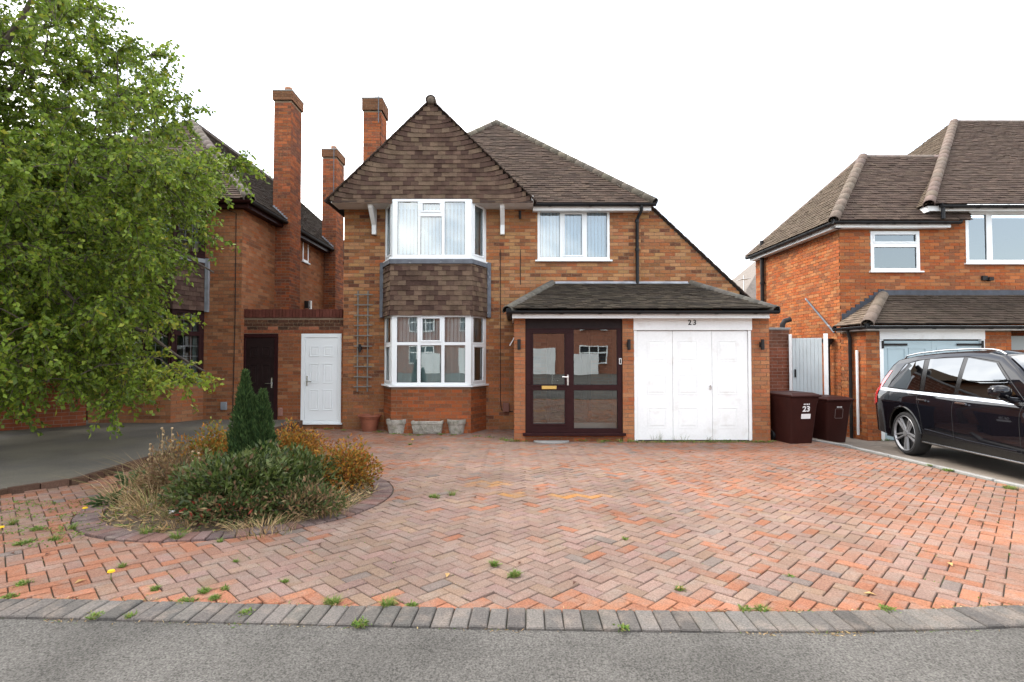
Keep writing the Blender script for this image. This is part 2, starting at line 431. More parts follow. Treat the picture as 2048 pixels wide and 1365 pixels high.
def block_mesh(lx, ly, hz=0.02, ch=TOPC):
    b = MB()
    vs = [(sx * (lx - ch), sy * (ly - ch), 0) for sx, sy in ((-1, -1), (1, -1), (1, 1), (-1, 1))] + \
         [(sx * lx, sy * ly, -ch) for sx, sy in ((-1, -1), (1, -1), (1, 1), (-1, 1))] + \
         [(sx * lx, sy * ly, -hz) for sx, sy in ((-1, -1), (1, -1), (1, 1), (-1, 1))]
    fs = [(0, 1, 2, 3)]
    for i in range(4):
        j = (i + 1) % 4; fs += [(4 + i, 4 + j, j, i), (8 + i, 8 + j, 4 + j, 4 + i)]
    return b.add(vs, fs)
pmesh = block_mesh(lx, ly).mesh('paver')
tiltm = Matrix.Rotation(-math.atan(SL), 4, 'X')
for c, hz, col, dz, poly in vis[:300]:
    mw = Matrix.Translation((c.x, c.y, gz(c.x, c.y) + dz)) @ tiltm @ Matrix.Rotation(R(45 if hz else 135), 4, 'Z') @ \
        Matrix.Rotation(random.gauss(0, 0.005), 4, 'X') @ Matrix.Rotation(random.gauss(0, 0.004), 4, 'Z')
    o = link('paver', pmesh, M('paver_obj'), drive, mw=mw); o.color = (*col, 1)
for c, hz, col, dz, poly in vis[300:]:
    paver_solid(rest, poly, col, dz, (random.gauss(0, 0.006), random.gauss(0, 0.006)))
rest.build('herringbone_paving', M('paver_attr'), drive, kind='stuff')
# soldier course along the road
bm_ = block_mesh(0.0468, 0.1005, 0.05, 0.006).mesh('border_paver')
x = -6.2
while x < 6.3:
    y = kerb_y(x) + 0.105
    mw = Matrix.Translation((x, y, 0.203 + random.gauss(0, 0.002))) @ Matrix.Rotation(math.atan((kerb_y(x + 0.05) - kerb_y(x - 0.05)) / 0.1) + random.gauss(0, 0.01), 4, 'Z')
    if True:
        o = link('border_paver', bm_, M('paver_obj'), drive, mw=mw)
        g_ = random.random(); o.color = (*jit(tuple(lerp(a, e, g_) for a, e in zip((0.085, 0.079, 0.074), (0.140, 0.127, 0.116))), 0.16, 0.015), 1)
    x += 0.0988
# ring of blocks round the planting circle
n_r = int(2 * math.pi * (IR - 0.05) / 0.0998)
rm = block_mesh(0.0455, 0.1005, 0.05, 0.006).mesh('ring_paver')
for k in range(n_r):
    a = 2 * math.pi * k / n_r; x, y = IC.x + (IR - 0.105) * math.cos(a), IC.y + (IR - 0.105) * math.sin(a)
    mw = Matrix.Translation((x, y, gz(x, y) + 0.012 + random.gauss(0, 0.003))) @ tiltm @ Matrix.Rotation(a - math.pi / 2 + random.gauss(0, 0.012), 4, 'Z')
    o = link('ring_paver', rm, M('paver_obj'), drive, mw=mw)
    o.color = (*jit(random.choice([(0.135, 0.092, 0.084), (0.16, 0.094, 0.080), (0.118, 0.088, 0.082)]), 0.14, 0.02), 1)
# planting soil
b = MB(); rings = 7; seg = 40
vs = [(IC.x, IC.y, gz(IC.x, IC.y) + 0.16)]
for r_ in range(1, rings + 1):
    for k in range(seg):
        a = 2 * math.pi * k / seg; rr = (IR - 0.215) * r_ / rings; x, y = IC.x + rr * math.cos(a), IC.y + rr * math.sin(a)
        vs.append((x, y, gz(x, y) + 0.16 * (1 - (r_ / rings) ** 2.2) + random.gauss(0, 0.01) * (r_ < rings) - 0.01))
fs = [(0, 1 + k, 1 + (k + 1) % seg) for k in range(seg)]
for r_ in range(rings - 1):
    for k in range(seg):
        fs.append((1 + r_ * seg + k, 1 + (r_ + 1) * seg + k, 1 + (r_ + 1) * seg + (k + 1) % seg, 1 + r_ * seg + (k + 1) % seg))
b.add(vs, fs); b.build('planting_soil', M('soil'), kind='structure', smooth=True)
# pale concrete edging strip between the two drives
bp = [ground(1612, 880), ground(1660, 887), ground(1700, 894), ground(1790, 914), ground(1880, 935), ground(1960, 955), ground(2048, 973)]
y = 9.9; k = 0
while y > 3.0:
    x0 = interp(-y, [-p.y for p in bp], [p.x for p in bp]); x1 = interp(-(y - 0.88), [-p.y for p in bp], [p.x for p in bp])
    e = MB(); e.obox((x0 - 0.035, y, gz(x0, y) - 0.04), (x1 - x0, -0.88, SL * 0.88), (0.07, 0, 0), (0, 0, 0.062 + random.gauss(0, 0.004)))
    o = e.build('edging_slab', M('concrete'), drive); bevel(o, 0.008)
    y -= 0.9
# ------------------------------------------------------------------ building kit
UX, UY, UZ = V3((1, 0, 0)), V3((0, 1, 0)), V3((0, 0, 1))
def sub_iv(ivs, a, b):
    o = []
    for p, q in ivs:
        if b <= p or a >= q: o.append((p, q)); continue
        if a > p: o.append((p, a))
        if b < q: o.append((b, q))
    return o
BRICK_ME = {}
TILE_ME = {}
def tile_verts(w_, L, t0=0.022, t1=0.008):
    vs = [(0, 0, 0), (w_, 0, 0), (0, 0, t0), (w_, 0, t0), (0, L, t1), (w_, L, t1)]
    return vs, [(2, 3, 5, 4), (0, 1, 3, 2), (0, 2, 4), (1, 5, 3)]
class House:
    def __init__(s, name, label, loc, brick='brick', mortar='mortar', seen=None):
        s.root = thing(name, label, 'house', loc); s.core = MB(); s.br = []; s.ti = []; s.fixed = MB()
        s.brick = brick; s.mortar = mortar; s.seen = seen or (lambda p: True); s.tfix = MB()
    def bricks(s, O, U, N, w_, h, holes=(), bound=None, pal=None, off=0.0, v0=0.0):
        O = V3(O); r_ = 0
        while v0 + r_ * 0.075 + 0.065 <= h + 0.012:
            va = v0 + r_ * 0.075; vm = va + 0.0325
            ivs = [(0.0, w_)] if bound is None else [bound(vm)]
            for a, b_, c, d in holes:
                if c - 0.02 < vm < d + 0.01: ivs = sub_iv(ivs, a, b_)
            st = off + (0.1125 if r_ % 2 else 0.0)
            for p, q in ivs:
                k = math.floor((p - st) / 0.225)
                while st + k * 0.225 < q:
                    a = max(p, st + k * 0.225); b_ = min(q, st + k * 0.225 + 0.215); k += 1
                    if b_ - a < 0.025: continue
                    P = O + U * a + UZ * va
                    s.br.append((P, U, N, b_ - a, dk(pal(P))))
            r_ += 1
    def wall(s, O, U, N, w_, h, holes=(), bound=None, outline=None, pal=None, off=0.0, v0=0.0):
        O, U, N = V3(O), V3(U), V3(N)
        if outline: s.core.poly([O + U * a + UZ * c for a, c in outline])
        else:
            us = sorted({0, w_, *[x for hl in holes for x in hl[:2]]}); vs = sorted({0, h, *[x for hl in holes for x in hl[2:]]})
            us = [u for u in us if 0 <= u <= w_]; vs = [v for v in vs if 0 <= v <= h]
            for i in range(len(us) - 1):
                for j in range(len(vs) - 1):
                    cu, cv = (us[i] + us[i + 1]) / 2, (vs[j] + vs[j + 1]) / 2
                    if any(a < cu < b_ and c < cv < d for a, b_, c, d in holes): continue
                    s.core.quad(*[O + U * u + UZ * v for u, v in ((us[i], vs[j]), (us[i + 1], vs[j]), (us[i + 1], vs[j + 1]), (us[i], vs[j + 1]))])
            for a, b_, c, d in holes:                          # reveals
                D = -N * 0.12
                for p, q in (((a, c), (a, d)), ((a, d), (b_, d)), ((b_, d), (b_, c)), ((b_, c), (a, c))):
                    P, Q = O + U * p[0] + UZ * p[1], O + U * q[0] + UZ * q[1]
                    s.core.quad(P, Q, Q + D, P + D)
        if pal: s.bricks(O, U, N, w_, h, holes, bound, pal, off, v0)
    def stack(s, x0, x1, y0, y1, z0, z1, pal, part='chimney', corb=0.05, nc=3):
        """chimney stack with an oversailing head"""
        c = MB(); c.box(x0, x1, y0, y1, z0, z1); o = c.build(part, M(s.mortar), s.root)
        for O, U, N, w_ in (((x0, y0, z0), UX, -UY, x1 - x0), ((x1, y0, z0), UY, UX, y1 - y0), ((x0, y1, z0), -UY, -UX, y1 - y0)):
            s.bricks(O, U, N, w_, z1 - z0, pal=pal, off=0.0)
        zt = z1 + 0.01; e = corb
        d = MB(); d.box(x0 - e + 0.012, x1 + e - 0.012, y0 - e + 0.012, y1 + e - 0.012, zt, zt + 0.075 * nc)
        d.build('chimney_head', M(s.mortar), o)
        for O, U, N, w_ in (((x0 - e + 0.01, y0 - e + 0.01, zt), UX, -UY, x1 - x0 + 2 * e - 0.02), ((x1 + e - 0.01, y0 - e + 0.01, zt), UY, UX, y1 - y0 + 2 * e - 0.02)):
            s.bricks(O, U, N, w_, 0.075 * nc, pal=lambda P: jit((0.15, 0.085, 0.055), 0.25))
        z = zt + 0.075 * nc
        cp = MB(); cp.prism([(x0 - e, y0 - e, z), (x1 + e, y0 - e, z), (x1 + e, y1 + e, z), (x0 - e, y1 + e, z)], (0, 0, 0.03)); cp.build('chimney_cap', M('concrete'), o)
        return o, z + 0.03
    def tiles(s, O, U, Vd, poly, wt=0.165, ex=0.10, col=None, t0=0.022, off=0.0, deform=None):
        """plain tiles over a convex polygon given in (u, v) metres on the slope"""
        O, U, Vd = V3(O), V3(U).normalized(), V3(Vd).normalized(); N = U.cross(Vd)
        vmax = max(p[1] for p in poly); r_ = 0
        while r_ * ex < vmax - 0.02:
            v = r_ * ex; vm = min(v + ex * 0.5, vmax - 0.005)
            xs_ = []
            for i, p in enumerate(poly):
                q = poly[(i + 1) % len(poly)]
                if (p[1] - vm) * (q[1] - vm) < 0: xs_.append(p[0] + (q[0] - p[0]) * (vm - p[1]) / (q[1] - p[1]))
            if len(xs_) >= 2:
                ua, ub = min(xs_), max(xs_); st = off + (wt / 2 if r_ % 2 else 0)
                k = math.floor((ua - st) / wt)
                while st + k * wt < ub:
                    a, b_ = max(ua, st + k * wt), min(ub, st + k * wt + wt - 0.003); k += 1
                    if b_ - a < 0.02: continue
                    full = (b_ - a) > wt - 0.004
                    P = O + U * a + Vd * v
                    L = min(ex * 1.12, vmax - v + 0.03)
                    c = tuple(v * q for v, q in zip(col(P), (0.84, 0.81, 0.78))); dn = random.gauss(0, 0.003)
                    P = P + N * dn
                    s.ti.append((P, U, Vd, N, b_ - a, L, t0, c, full and not (deform and deform(a, b_, v, ua, ub)), (deform(a, b_, v, ua, ub) if deform else None)))
            r_ += 1
    def finish(s, roof=None, n_obj=300):
        wall = s.core.build('wall', M(s.mortar), s.root)
        bo = MB()
        def key(t):
            c = t[0] + t[1] * 0.1
            ok = inframe(c, -8) and t[2].dot(V3((0, 0, H)) - c) > 0 and s.seen(c)
            return (c - V3((0, 0, H))).length + (0 if ok else 1000)
        full = sorted([t for t in s.br if t[3] > 0.2149], key=key); part = [t for t in s.br if t[3] <= 0.2149]
        if 'b' not in BRICK_ME:
            b = MB(); b.obox((0, -0.006, 0), (0.215, 0, 0), (0, 0.03, 0), (0, 0, 0.065)); BRICK_ME['b'] = {}
        me = BRICK_ME['b'].get(s.brick)
        if me is None:
            b = MB(); b.obox((0, -0.006, 0), (0.215, 0, 0), (0, 0.03, 0), (0, 0, 0.065)); me = BRICK_ME['b'][s.brick] = b.mesh('brick')
        nob = 0
        for t in full[:n_obj]:
            if key(t) > 900: part.append(t); continue
            P, U, N, l, c = t
            mw = Matrix(((U.x, -N.x, 0, P.x), (U.y, -N.y, 0, P.y), (0, 0, 1, P.z), (0, 0, 0, 1)))
            mw = mw @ Matrix.Translation((0, random.gauss(0, 0.0012), 0))
            o = link('brick', me, M(s.brick + '_obj'), wall, mw=mw); o.color = (*c, 1)
        for P, U, N, l, c in part + full[n_obj:]:
            pr = 0.006 + random.gauss(0, 0.0012)
            bo.obox(P + N * pr, U * l, -N * (pr + 0.02), UZ * 0.065, c)
        if bo.f: bo.build('brickwork', M(s.brick + '_attr'), wall, kind='stuff')
        if s.ti:
            roof = roof or s.root
            rest = MB()
            def tkey(t):
                c = t[0]; ok = inframe(c, -8) and t[3].dot(V3((0, 0, H)) - c) > 0 and s.seen(c)
                return (c - V3((0, 0, H))).length - 2.0 * max(0, t[3].dot((V3((0, 0, H)) - c).normalized())) + (0 if ok else 1000)
            cand = sorted([t for t in s.ti if t[8]], key=tkey); oth = [t for t in s.ti if not t[8]] + cand[n_obj:]
            for t in cand[:n_obj]:
                P, U, Vd, N, w_, L, t0, c, _, _ = t
                if tkey(t) > 900: oth.append(t); continue
                kk = (round(w_, 3), round(L, 3), t0)
                if kk not in TILE_ME:
                    vs, fs = tile_verts(w_, L, t0); TILE_ME[kk] = MB().add(vs, fs).mesh('tile')
                mw = Matrix(((U.x, Vd.x, N.x, P.x), (U.y, Vd.y, N.y, P.y), (U.z, Vd.z, N.z, P.z), (0, 0, 0, 1)))
                o = link('tile', TILE_ME[kk], M('tile_obj'), roof, mw=mw @ Matrix.Rotation(random.gauss(0, 0.008), 4, 'Z')); o.color = (*c, 1)
            for P, U, Vd, N, w_, L, t0, c, _, df in oth:
                vs, fs = tile_verts(w_, L, t0)
                if df: vs = [(x, y + (df[0] if x == 0 else df[1]), z) for x, y, z in vs]
                rest.add([P + U * x + Vd * y + N * z for x, y, z in vs], fs, c)
            if rest.f: rest.build('tile_courses', M('tile_attr'), roof, kind='stuff')
        return wall
HIP_ME = {}
def hip_line(parent, A, B, r=0.11, seg=0.32, base=(0.15, 0.12, 0.098), var=0.18, lift=-0.03, up=UZ):
    A, B = V3(A), V3(B); d = B - A; n = max(1, round(d.length / seg)); sg = d.length / n; t = d.normalized()
    u = (up - t * up.dot(t)).normalized(); w_ = u.cross(t)
    k = (round(sg, 2), r)
    if k not in HIP_ME:
        b = MB(); m_ = 9
        vs = []
        for x, rr in ((0, r), (sg * 1.04, r * 0.965)):
            for o_ in (0, 0.014):
                for j in range(m_): 
                    a = math.pi * (j / (m_ - 1) - 0.5) * 1.3
                    vs.append((x, (rr - o_) * math.sin(a), (rr - o_) * math.cos(a) * 0.9))
        fs = []
        for j in range(m_ - 1):
            fs.append((j, j + 1, 2 * m_ + j + 1, 2 * m_ + j)); fs.append((j, m_ + j, m_ + j + 1, j + 1))
        HIP_ME[k] = b.add(vs, fs).mesh('hip_tile'); HIP_ME[k].polygons.foreach_set('use_smooth', [True] * len(HIP_ME[k].polygons))
    for i in range(n):
        P = A + t * (sg * i) + u * lift
        mw = Matrix(((t.x, w_.x, u.x, P.x), (t.y, w_.y, u.y, P.y), (t.z, w_.z, u.z, P.z), (0, 0, 0, 1)))
        o = link('hip_tile', HIP_ME[k], M('hip'), parent, mw=mw); o.color = (*jit(base, var, 0.04), 1)
def gutter(parent, A, B, r=0.058, brk=0.9, m='black_plastic', name='gutter'):
    A, B = V3(A), V3(B); b = MB()
    b.tube([A, B], r, 10, arc=(math.pi * 0.5, math.pi * 1.5), cap=False)
    b.tube([A, B], r * 0.86, 10, arc=(math.pi * 0.5, math.pi * 1.5), cap=False)
    n = int((B - A).length / brk)
    for i in range(n + 1):
        P = A.lerp(B, (i + 0.4) / (n + 1)); t = (B - A).normalized()
        b.tube([P - t * 0.03, P + t * 0.03], r * 1.13, 8, arc=(math.pi * 0.5, math.pi * 1.5), cap=False)
    for P in (A, B):
        t = (B - A).normalized(); b.tube([P - t * 0.004, P + t * 0.004], r, 10)
    return b.build(name, M(m), parent, smooth=False)
def pipe(parent, pts, r=0.034, name='downpipe', m='black_plastic', n=10, collars=()):
    b = MB(); b.tube(pts, r, n)
    for c in collars:
        b.tube([V3(c) - UZ * 0.03, V3(c) + UZ * 0.03], r * 1.3, n)
    return smooth_angle(b.build(name, M(m), parent), 50)
def frame_cells(b, O, U, N, w_, h, panes, d):
    us = sorted({0, w_, *[x for p in panes for x in p[:2]]}); vs = sorted({0, h, *[x for p in panes for x in p[2:4]]})
    for j in range(len(vs) - 1):
        run = None
        for i in range(len(us)):
            solid = False
            if i < len(us) - 1:
                cu, cv = (us[i] + us[i + 1]) / 2, (vs[j] + vs[j + 1]) / 2
                solid = not any(p[0] < cu < p[1] and p[2] < cv < p[3] for p in panes)
            if solid and run is None: run = us[i]
            if not solid and run is not None:
                b.obox(O + U * run + UZ * vs[j], U * (us[i] - run), UZ * (vs[j + 1] - vs[j]), -N * d); run = None
def window(root, O, U, N, w_, h, panes, fm='upvc', gm='glass', d=0.07, sill=0.05, blind=None, open_t=0.035, name='window', room=True, sill_h=0.035, slat=0.030, net=None):
    """panes: (u0, u1, v0, v1, opener?)"""
    O, U, N = V3(O), V3(U).normalized(), V3(N).normalized()
    b = MB(); frame_cells(b, O, U, N, w_, h, panes, d)
    for p in panes:
        if len(p) > 4 and p[4]:                              # opening casement: proud inner frame
            a, c, e, f = p[0] - open_t, p[1] + open_t, p[2] - open_t, p[3] + open_t
            Q = O + N * 0.014
            for x0, x1, y0, y1 in ((a, c, e, p[2]), (a, c, p[3], f), (a, p[0], p[2], p[3]), (p[1], c, p[2], p[3])):
                b.obox(Q + U * x0 + UZ * y0, U * (x1 - x0), UZ * (y1 - y0), -N * 0.013)
    win = b.build(name, M(fm), root); bevel(win, 0.004)
    for p in panes:
        q = MB(); B = O - N * 0.028
        q.obox(B + U * (p[0] - 0.006) + UZ * (p[2] - 0.006), U * (p[1] - p[0] + 0.012), UZ * (p[3] - p[2] + 0.012), -N * 0.006) if False else \
            q.quad(B + U * p[0] + UZ * p[2], B + U * p[1] + UZ * p[2], B + U * p[1] + UZ * p[3], B + U * p[0] + UZ * p[3])
        q.build('pane', M(gm), win)
        g = MB()                                             # dark gasket round the pane
        t = 0.007; Q = O - N * 0.020
        for x0, x1, y0, y1 in ((p[0], p[1], p[2], p[2] + t), (p[0], p[1], p[3] - t, p[3]), (p[0], p[0] + t, p[2] + t, p[3] - t), (p[1] - t, p[1], p[2] + t, p[3] - t)):
            g.obox(Q + U * x0 + UZ * y0, U * (x1 - x0), UZ * (y1 - y0), -N * 0.006)
        g.build('gasket', M('black_plastic'), win)
    if sill:
        q = MB(); q.obox(O + U * -0.05 - UZ * sill_h + N * sill, U * (w_ + 0.10), UZ * sill_h, -N * (sill + d)); bevel(q.build('sill', M(fm), win), 0.005)
    if blind:
        q = MB(); D = -N * (d + 0.06); k = 0; pitch = 0.076
        n = int((w_ - 0.06) / pitch)
        for i in range(n):
            an = R(blind + random.gauss(0, 4)); c = O + U * (0.04 + (i + 0.5) * pitch) + D
            hv = (U * math.cos(an) + N * math.sin(an)) * slat; bw = N * math.cos(an) - U * math.sin(an)
            x0, x1 = c - hv, c + hv; z0, z1 = UZ * 0.04, UZ * (h - 0.04)
            q.quad(x0 + z0, c + bw * 0.006 + z0, c + bw * 0.006 + z1, x0 + z1); q.quad(c + bw * 0.006 + z0, x1 + z0, x1 + z1, c + bw * 0.006 + z1)
        q.build('vertical_blind', M('blind'), win)
    if net:
        q = MB(); D = -N * (d + 0.03); n = 40
        for i in range(n):
            a, e = lerp(0.05, w_ - 0.05, i / n), lerp(0.05, w_ - 0.05, (i + 1) / n); w0, w1 = 0.012 * math.sin(i * 1.3), 0.012 * math.sin((i + 1) * 1.3)
            q.quad(O + U * a + D + N * w0 + UZ * 0.04, O + U * e + D + N * w1 + UZ * 0.04, O + U * e + D + N * w1 + UZ * net, O + U * a + D + N * w0 + UZ * net)
        q.build('net_curtain', M('net'), win)
    return win
def room_box(root, x0, x1, y0, y1, z0, z1):
    b = MB(); b.add([(x0, y0, z0), (x1, y0, z0), (x1, y1, z0), (x0, y1, z0), (x0, y0, z1), (x1, y0, z1), (x1, y1, z1), (x0, y1, z1)],
                    [(0, 1, 2, 3), (4, 7, 6, 5), (1, 5, 6, 2), (3, 2, 6, 7), (0, 3, 7, 4)])
    return b.build('room', M('room'), root)
def text_mesh(name, s, size, m, parent, mw, ext=0.002, bold=0.0, sx=1.0):
    cu = bpy.data.curves.new(name, 'FONT'); cu.body = s; cu.size = size; cu.extrude = ext; cu.align_x = 'CENTER'; cu.align_y = 'CENTER'; cu.offset = bold
    t = bpy.data.objects.new('tmp', cu); COL.objects.link(t); bpy.context.view_layer.update()
    me = bpy.data.meshes.new_from_object(t.evaluated_get(bpy.context.evaluated_depsgraph_get()))
    bpy.data.objects.remove(t); me.name = name; me.materials.clear()
    return link(name, me, m, parent, mw=mw @ Matrix.Diagonal((sx, 1, 1, 1)))
def facing(P, z=0.0):                                        # matrix for flat lettering that faces the road (-Y)
    return Matrix.Translation(P) @ Matrix.Rotation(math.pi / 2, 4, 'X')
def panel_door(root, O, U, N, w_, h, fm, lm, rows, name, fw=0.07, handle='left', hm='chrome', cols=2, cill=True):
    """framed door leaf with raised and fielded panels"""
    O, U, N = V3(O), V3(U), V3(N)
    b = MB(); frame_cells(b, O, U, N, w_, h, [(fw, w_ - fw, fw * 0.6, h - fw)], 0.08)
    fr = b.build(name, M(fm), root); bevel(fr, 0.004)
    lw, lh = w_ - 2 * fw - 0.008, h - fw * 1.6 - 0.008; L = O + U * (fw + 0.004) + UZ * (fw * 0.6 + 0.004) - N * 0.012
    q = MB(); q.obox(L, U * lw, UZ * lh, -N * 0.045); leaf = q.build('leaf', M(lm), fr); bevel(leaf, 0.003)
    g = MB(); pw = lw * 0.30; gap = (lw - cols * pw) / (cols + 1)
    for i in range(cols):
        for v0, v1 in rows:
            a = L + U * (gap + i * (pw + gap)) + UZ * (lh * v0); hh = lh * (v1 - v0)
            e = MB()
            t = 0.02
            for x0, x1, y0, y1 in ((0, pw, 0, t), (0, pw, hh - t, hh), (0, t, t, hh - t), (pw - t, pw, t, hh - t)):
                e.obox(a + U * x0 + UZ * y0 + N * 0.009, U * (x1 - x0), UZ * (y1 - y0), -N * 0.0088)
            e.obox(a + U * 0.045 + UZ * 0.045 + N * 0.007, U * (pw - 0.09), UZ * (hh - 0.09), -N * 0.0068)
            bevel(e.build('panel', M(lm), fr), 0.004)
    hx = 0.045 if handle == 'left' else lw - 0.045; sg = 1 if handle == 'left' else -1
    e = MB(); P = L + U * hx + UZ * (lh * 0.47)
    e.obox(P - U * 0.016 - UZ * 0.10 + N * 0.010, U * 0.032, UZ * 0.22, -N * 0.0095)
    e.tube([P + N * 0.01, P + N * 0.055], 0.011, 8); e.tube([P + N * 0.055, P + N * 0.06 + U * sg * 0.12], 0.010, 8)
    smooth_angle(e.build('handle', M(hm), fr), 40)
    if cill:
        e = MB(); e.obox(O - U * 0.04 - UZ * 0.035 + N * 0.05, U * (w_ + 0.08), UZ * 0.033, -N * 0.13); bevel(e.build('sill', M(fm), fr), 0.005)
    return fr
def lantern(root, P, N, s=1.0, name='wall_light'):
    P, N = V3(P), V3(N); U = UZ.cross(N)
    b = MB(); b.obox(P - U * 0.03 * s - UZ * 0.05 * s, U * 0.06 * s, UZ * 0.10 * s, N * 0.02)
    b.tube([P + N * 0.02, P + N * 0.07], 0.015 * s, 8); C_ = P + N * 0.075
    b.lathe([(0, 0.11 * s), (0.034 * s, 0.105 * s), (0.034 * s, -0.10 * s), (0, -0.105 * s)], C_, 14)
    return smooth_angle(b.build(name, M('iron'), root), 40)
# ------------------------------------------------------------------ the house in the middle
def pal_main(P):
    z = P.z; t = min(1, max(0, (z - 1.2) / 1.6)); r_ = random.random()
    t *= 0.75 + 0.5 * blot(P.x, P.z, 0.8, 3)
    if r_ < 0.42 * t: c = (0.385, 0.235, 0.125)
    elif r_ < 0.42 * t + 0.26: c = (0.285, 0.140, 0.072)
    elif r_ < 0.42 * t + 0.42: c = (0.33, 0.135, 0.062)
    elif r_ < 0.93: c = (0.24, 0.120, 0.068)
    else: c = (0.125, 0.062, 0.044)
    return jit(c, 0.14, 0.06)
def pal_bay(P):
    return jit(random.choice([(0.31, 0.105, 0.048), (0.26, 0.098, 0.05), (0.21, 0.085, 0.048), (0.35, 0.11, 0.045)]), 0.13, 0.05)
def pal_pier(P):
    return jit(random.choice([(0.36, 0.165, 0.090), (0.34, 0.16, 0.09), (0.38, 0.195, 0.11), (0.37, 0.14, 0.07)]), 0.11, 0.04)
def pal_chim(P):
    return jit(random.choice([(0.25, 0.085, 0.045), (0.33, 0.11, 0.05), (0.20, 0.08, 0.05), (0.14, 0.065, 0.05)]), 0.16, 0.05)
def tile_brown(P): return jit(random.choice([(0.080, 0.060, 0.050), (0.092, 0.069, 0.056), (0.068, 0.052, 0.044)]), 0.13, 0.02)
def tile_gable(P):
    return jit((0.150, 0.108, 0.080) if random.random() < 0.42 else random.choice([(0.082, 0.053, 0.044), (0.100, 0.066, 0.053), (0.120, 0.082, 0.064)]), 0.12, 0.02)
def tile_porch(P): return jit(random.choice([(0.050, 0.043, 0.035), (0.064, 0.055, 0.044), (0.040, 0.035, 0.030)]), 0.22, 0.02)

HS = House('detached_house', 'brick house with tile hung gable, white bay windows, glazed porch and white garage door', (0.6, 11.3, 0))
hr = HS.root
XL, YW = -3.65, 11.3
wx0, wx1 = at(1075, 470, YW).x, at(1219, 470, YW).x; wz0, wz1 = at(1150, 521, YW).z, at(1150, 419, YW).z
EAVE = at(1150, 408, YW - 0.25).z + 0.02
WT = at(700, 415, YW).z + 0.03
holes = [(-2.68 - XL, -0.64 - XL, 0.95, 2.42), (-2.68 - XL, -0.64 - XL, 3.60, WT - 0.02), (wx0 - XL, wx1 - XL, wz0, wz1)]
HS.wall((XL, YW, 0), UX, -UY, 6.45, WT, holes, pal=pal_main)
SLP = 0.9506
XC = XL + 6.45; ZC = EAVE - 0.05
XR = 4.93
def cat_b(v): return (0.0, max(0.02, min(XR - XC, (ZC + 0.20 - v) / SLP)))
HS.wall((XC, YW, 0), UX, -UY, XR - XC, WT, bound=cat_b, outline=[(0, 0), (XR - XC, 0), (XR - XC, ZC + 0.20 - (XR - XC) * SLP), (0.20, WT), (0, WT)], pal=pal_main, off=-6.45 % 0.225)
c = HS.core
c.quad((XL, YW, 0), (XL, 18, 0), (XL, 18, WT), (XL, YW, WT)); c.quad((XR, YW, 0), (XR, 18, 0), (XR, 18, 2.9), (XR, YW, 2.9))
c.quad((XL, 18, 0), (XR, 18, 0), (XR, 18, WT), (XL, 18, WT))
room_box(hr, -3.3, 0.2, YW + 0.02, 14.5, 0.1, 2.5); room_box(hr, -3.3, 0.2, YW + 0.02, 14.5, 2.75, WT); room_box(hr, 0.3, 2.6, YW + 0.02, 14.0, 2.75, WT)
# bay
BY = 10.75; bA, bB, bC, bD = V3((-2.76, YW, 0)), V3((-2.475, BY, 0)), V3((-0.845, BY, 0)), V3((-0.56, YW, 0))
faces3 = []
for P, Q in ((bA, bB), (bB, bC), (bC, bD)):
    U = (Q - P); l = U.length; U.normalize(); faces3.append((P, U, V3((U.y, -U.x, 0)), l))
Z1, Z2, Z3, Z4 = at(860, 771, BY).z, at(860, 630, BY).z, at(860, 516, BY).z, WT - 0.015
for P, U, N, l in faces3: HS.wall(P, U, N, l, Z1 - 0.035, pal=pal_bay)
f0, f1, f2 = faces3
HL = Z2 - Z1; HU = Z4 - Z3
k = HL / 1.48
window(hr, f1[0] + UZ * Z1, f1[1], f1[2], f1[3], HL, [(.105, .524, .055, .838 * k), (.594, 1.018, .055, .838 * k), (1.087, 1.51, .055, .838 * k),
       (.105, .524, .904 * k, 1.43 * k), (.630, .985, .945 * k, 1.40 * k, True), (1.087, 1.51, .904 * k, 1.43 * k)], blind=14, sill=0.06, slat=0.036, net=.87 * k)
for P, U, N, l in (f0, f2):
    window(hr, P + UZ * Z1, U, N, l, HL, [(.12, l - .14, .09, .80 * k, True), (.10, l - .12, .905 * k, 1.43 * k)], blind=70, sill=0.06, net=.87 * k)
k = HU / 1.14
window(hr, f1[0] + UZ * Z3, f1[1], f1[2], f1[3], HU, [(.105, .524, .068, 1.09 * k), (.580, 1.018, .068, .80 * k), (.625, .975, .915 * k, 1.055 * k, True), (1.082, 1.50, .068, 1.09 * k)], gm='glass_up', blind=20, sill=0.05)
for P, U, N, l in (f0, f2):
    window(hr, P + UZ * Z3, U, N, l, HU, [(.13, l - .13, .10, 1.05 * k, True)], gm='glass', blind=70, sill=0.05)
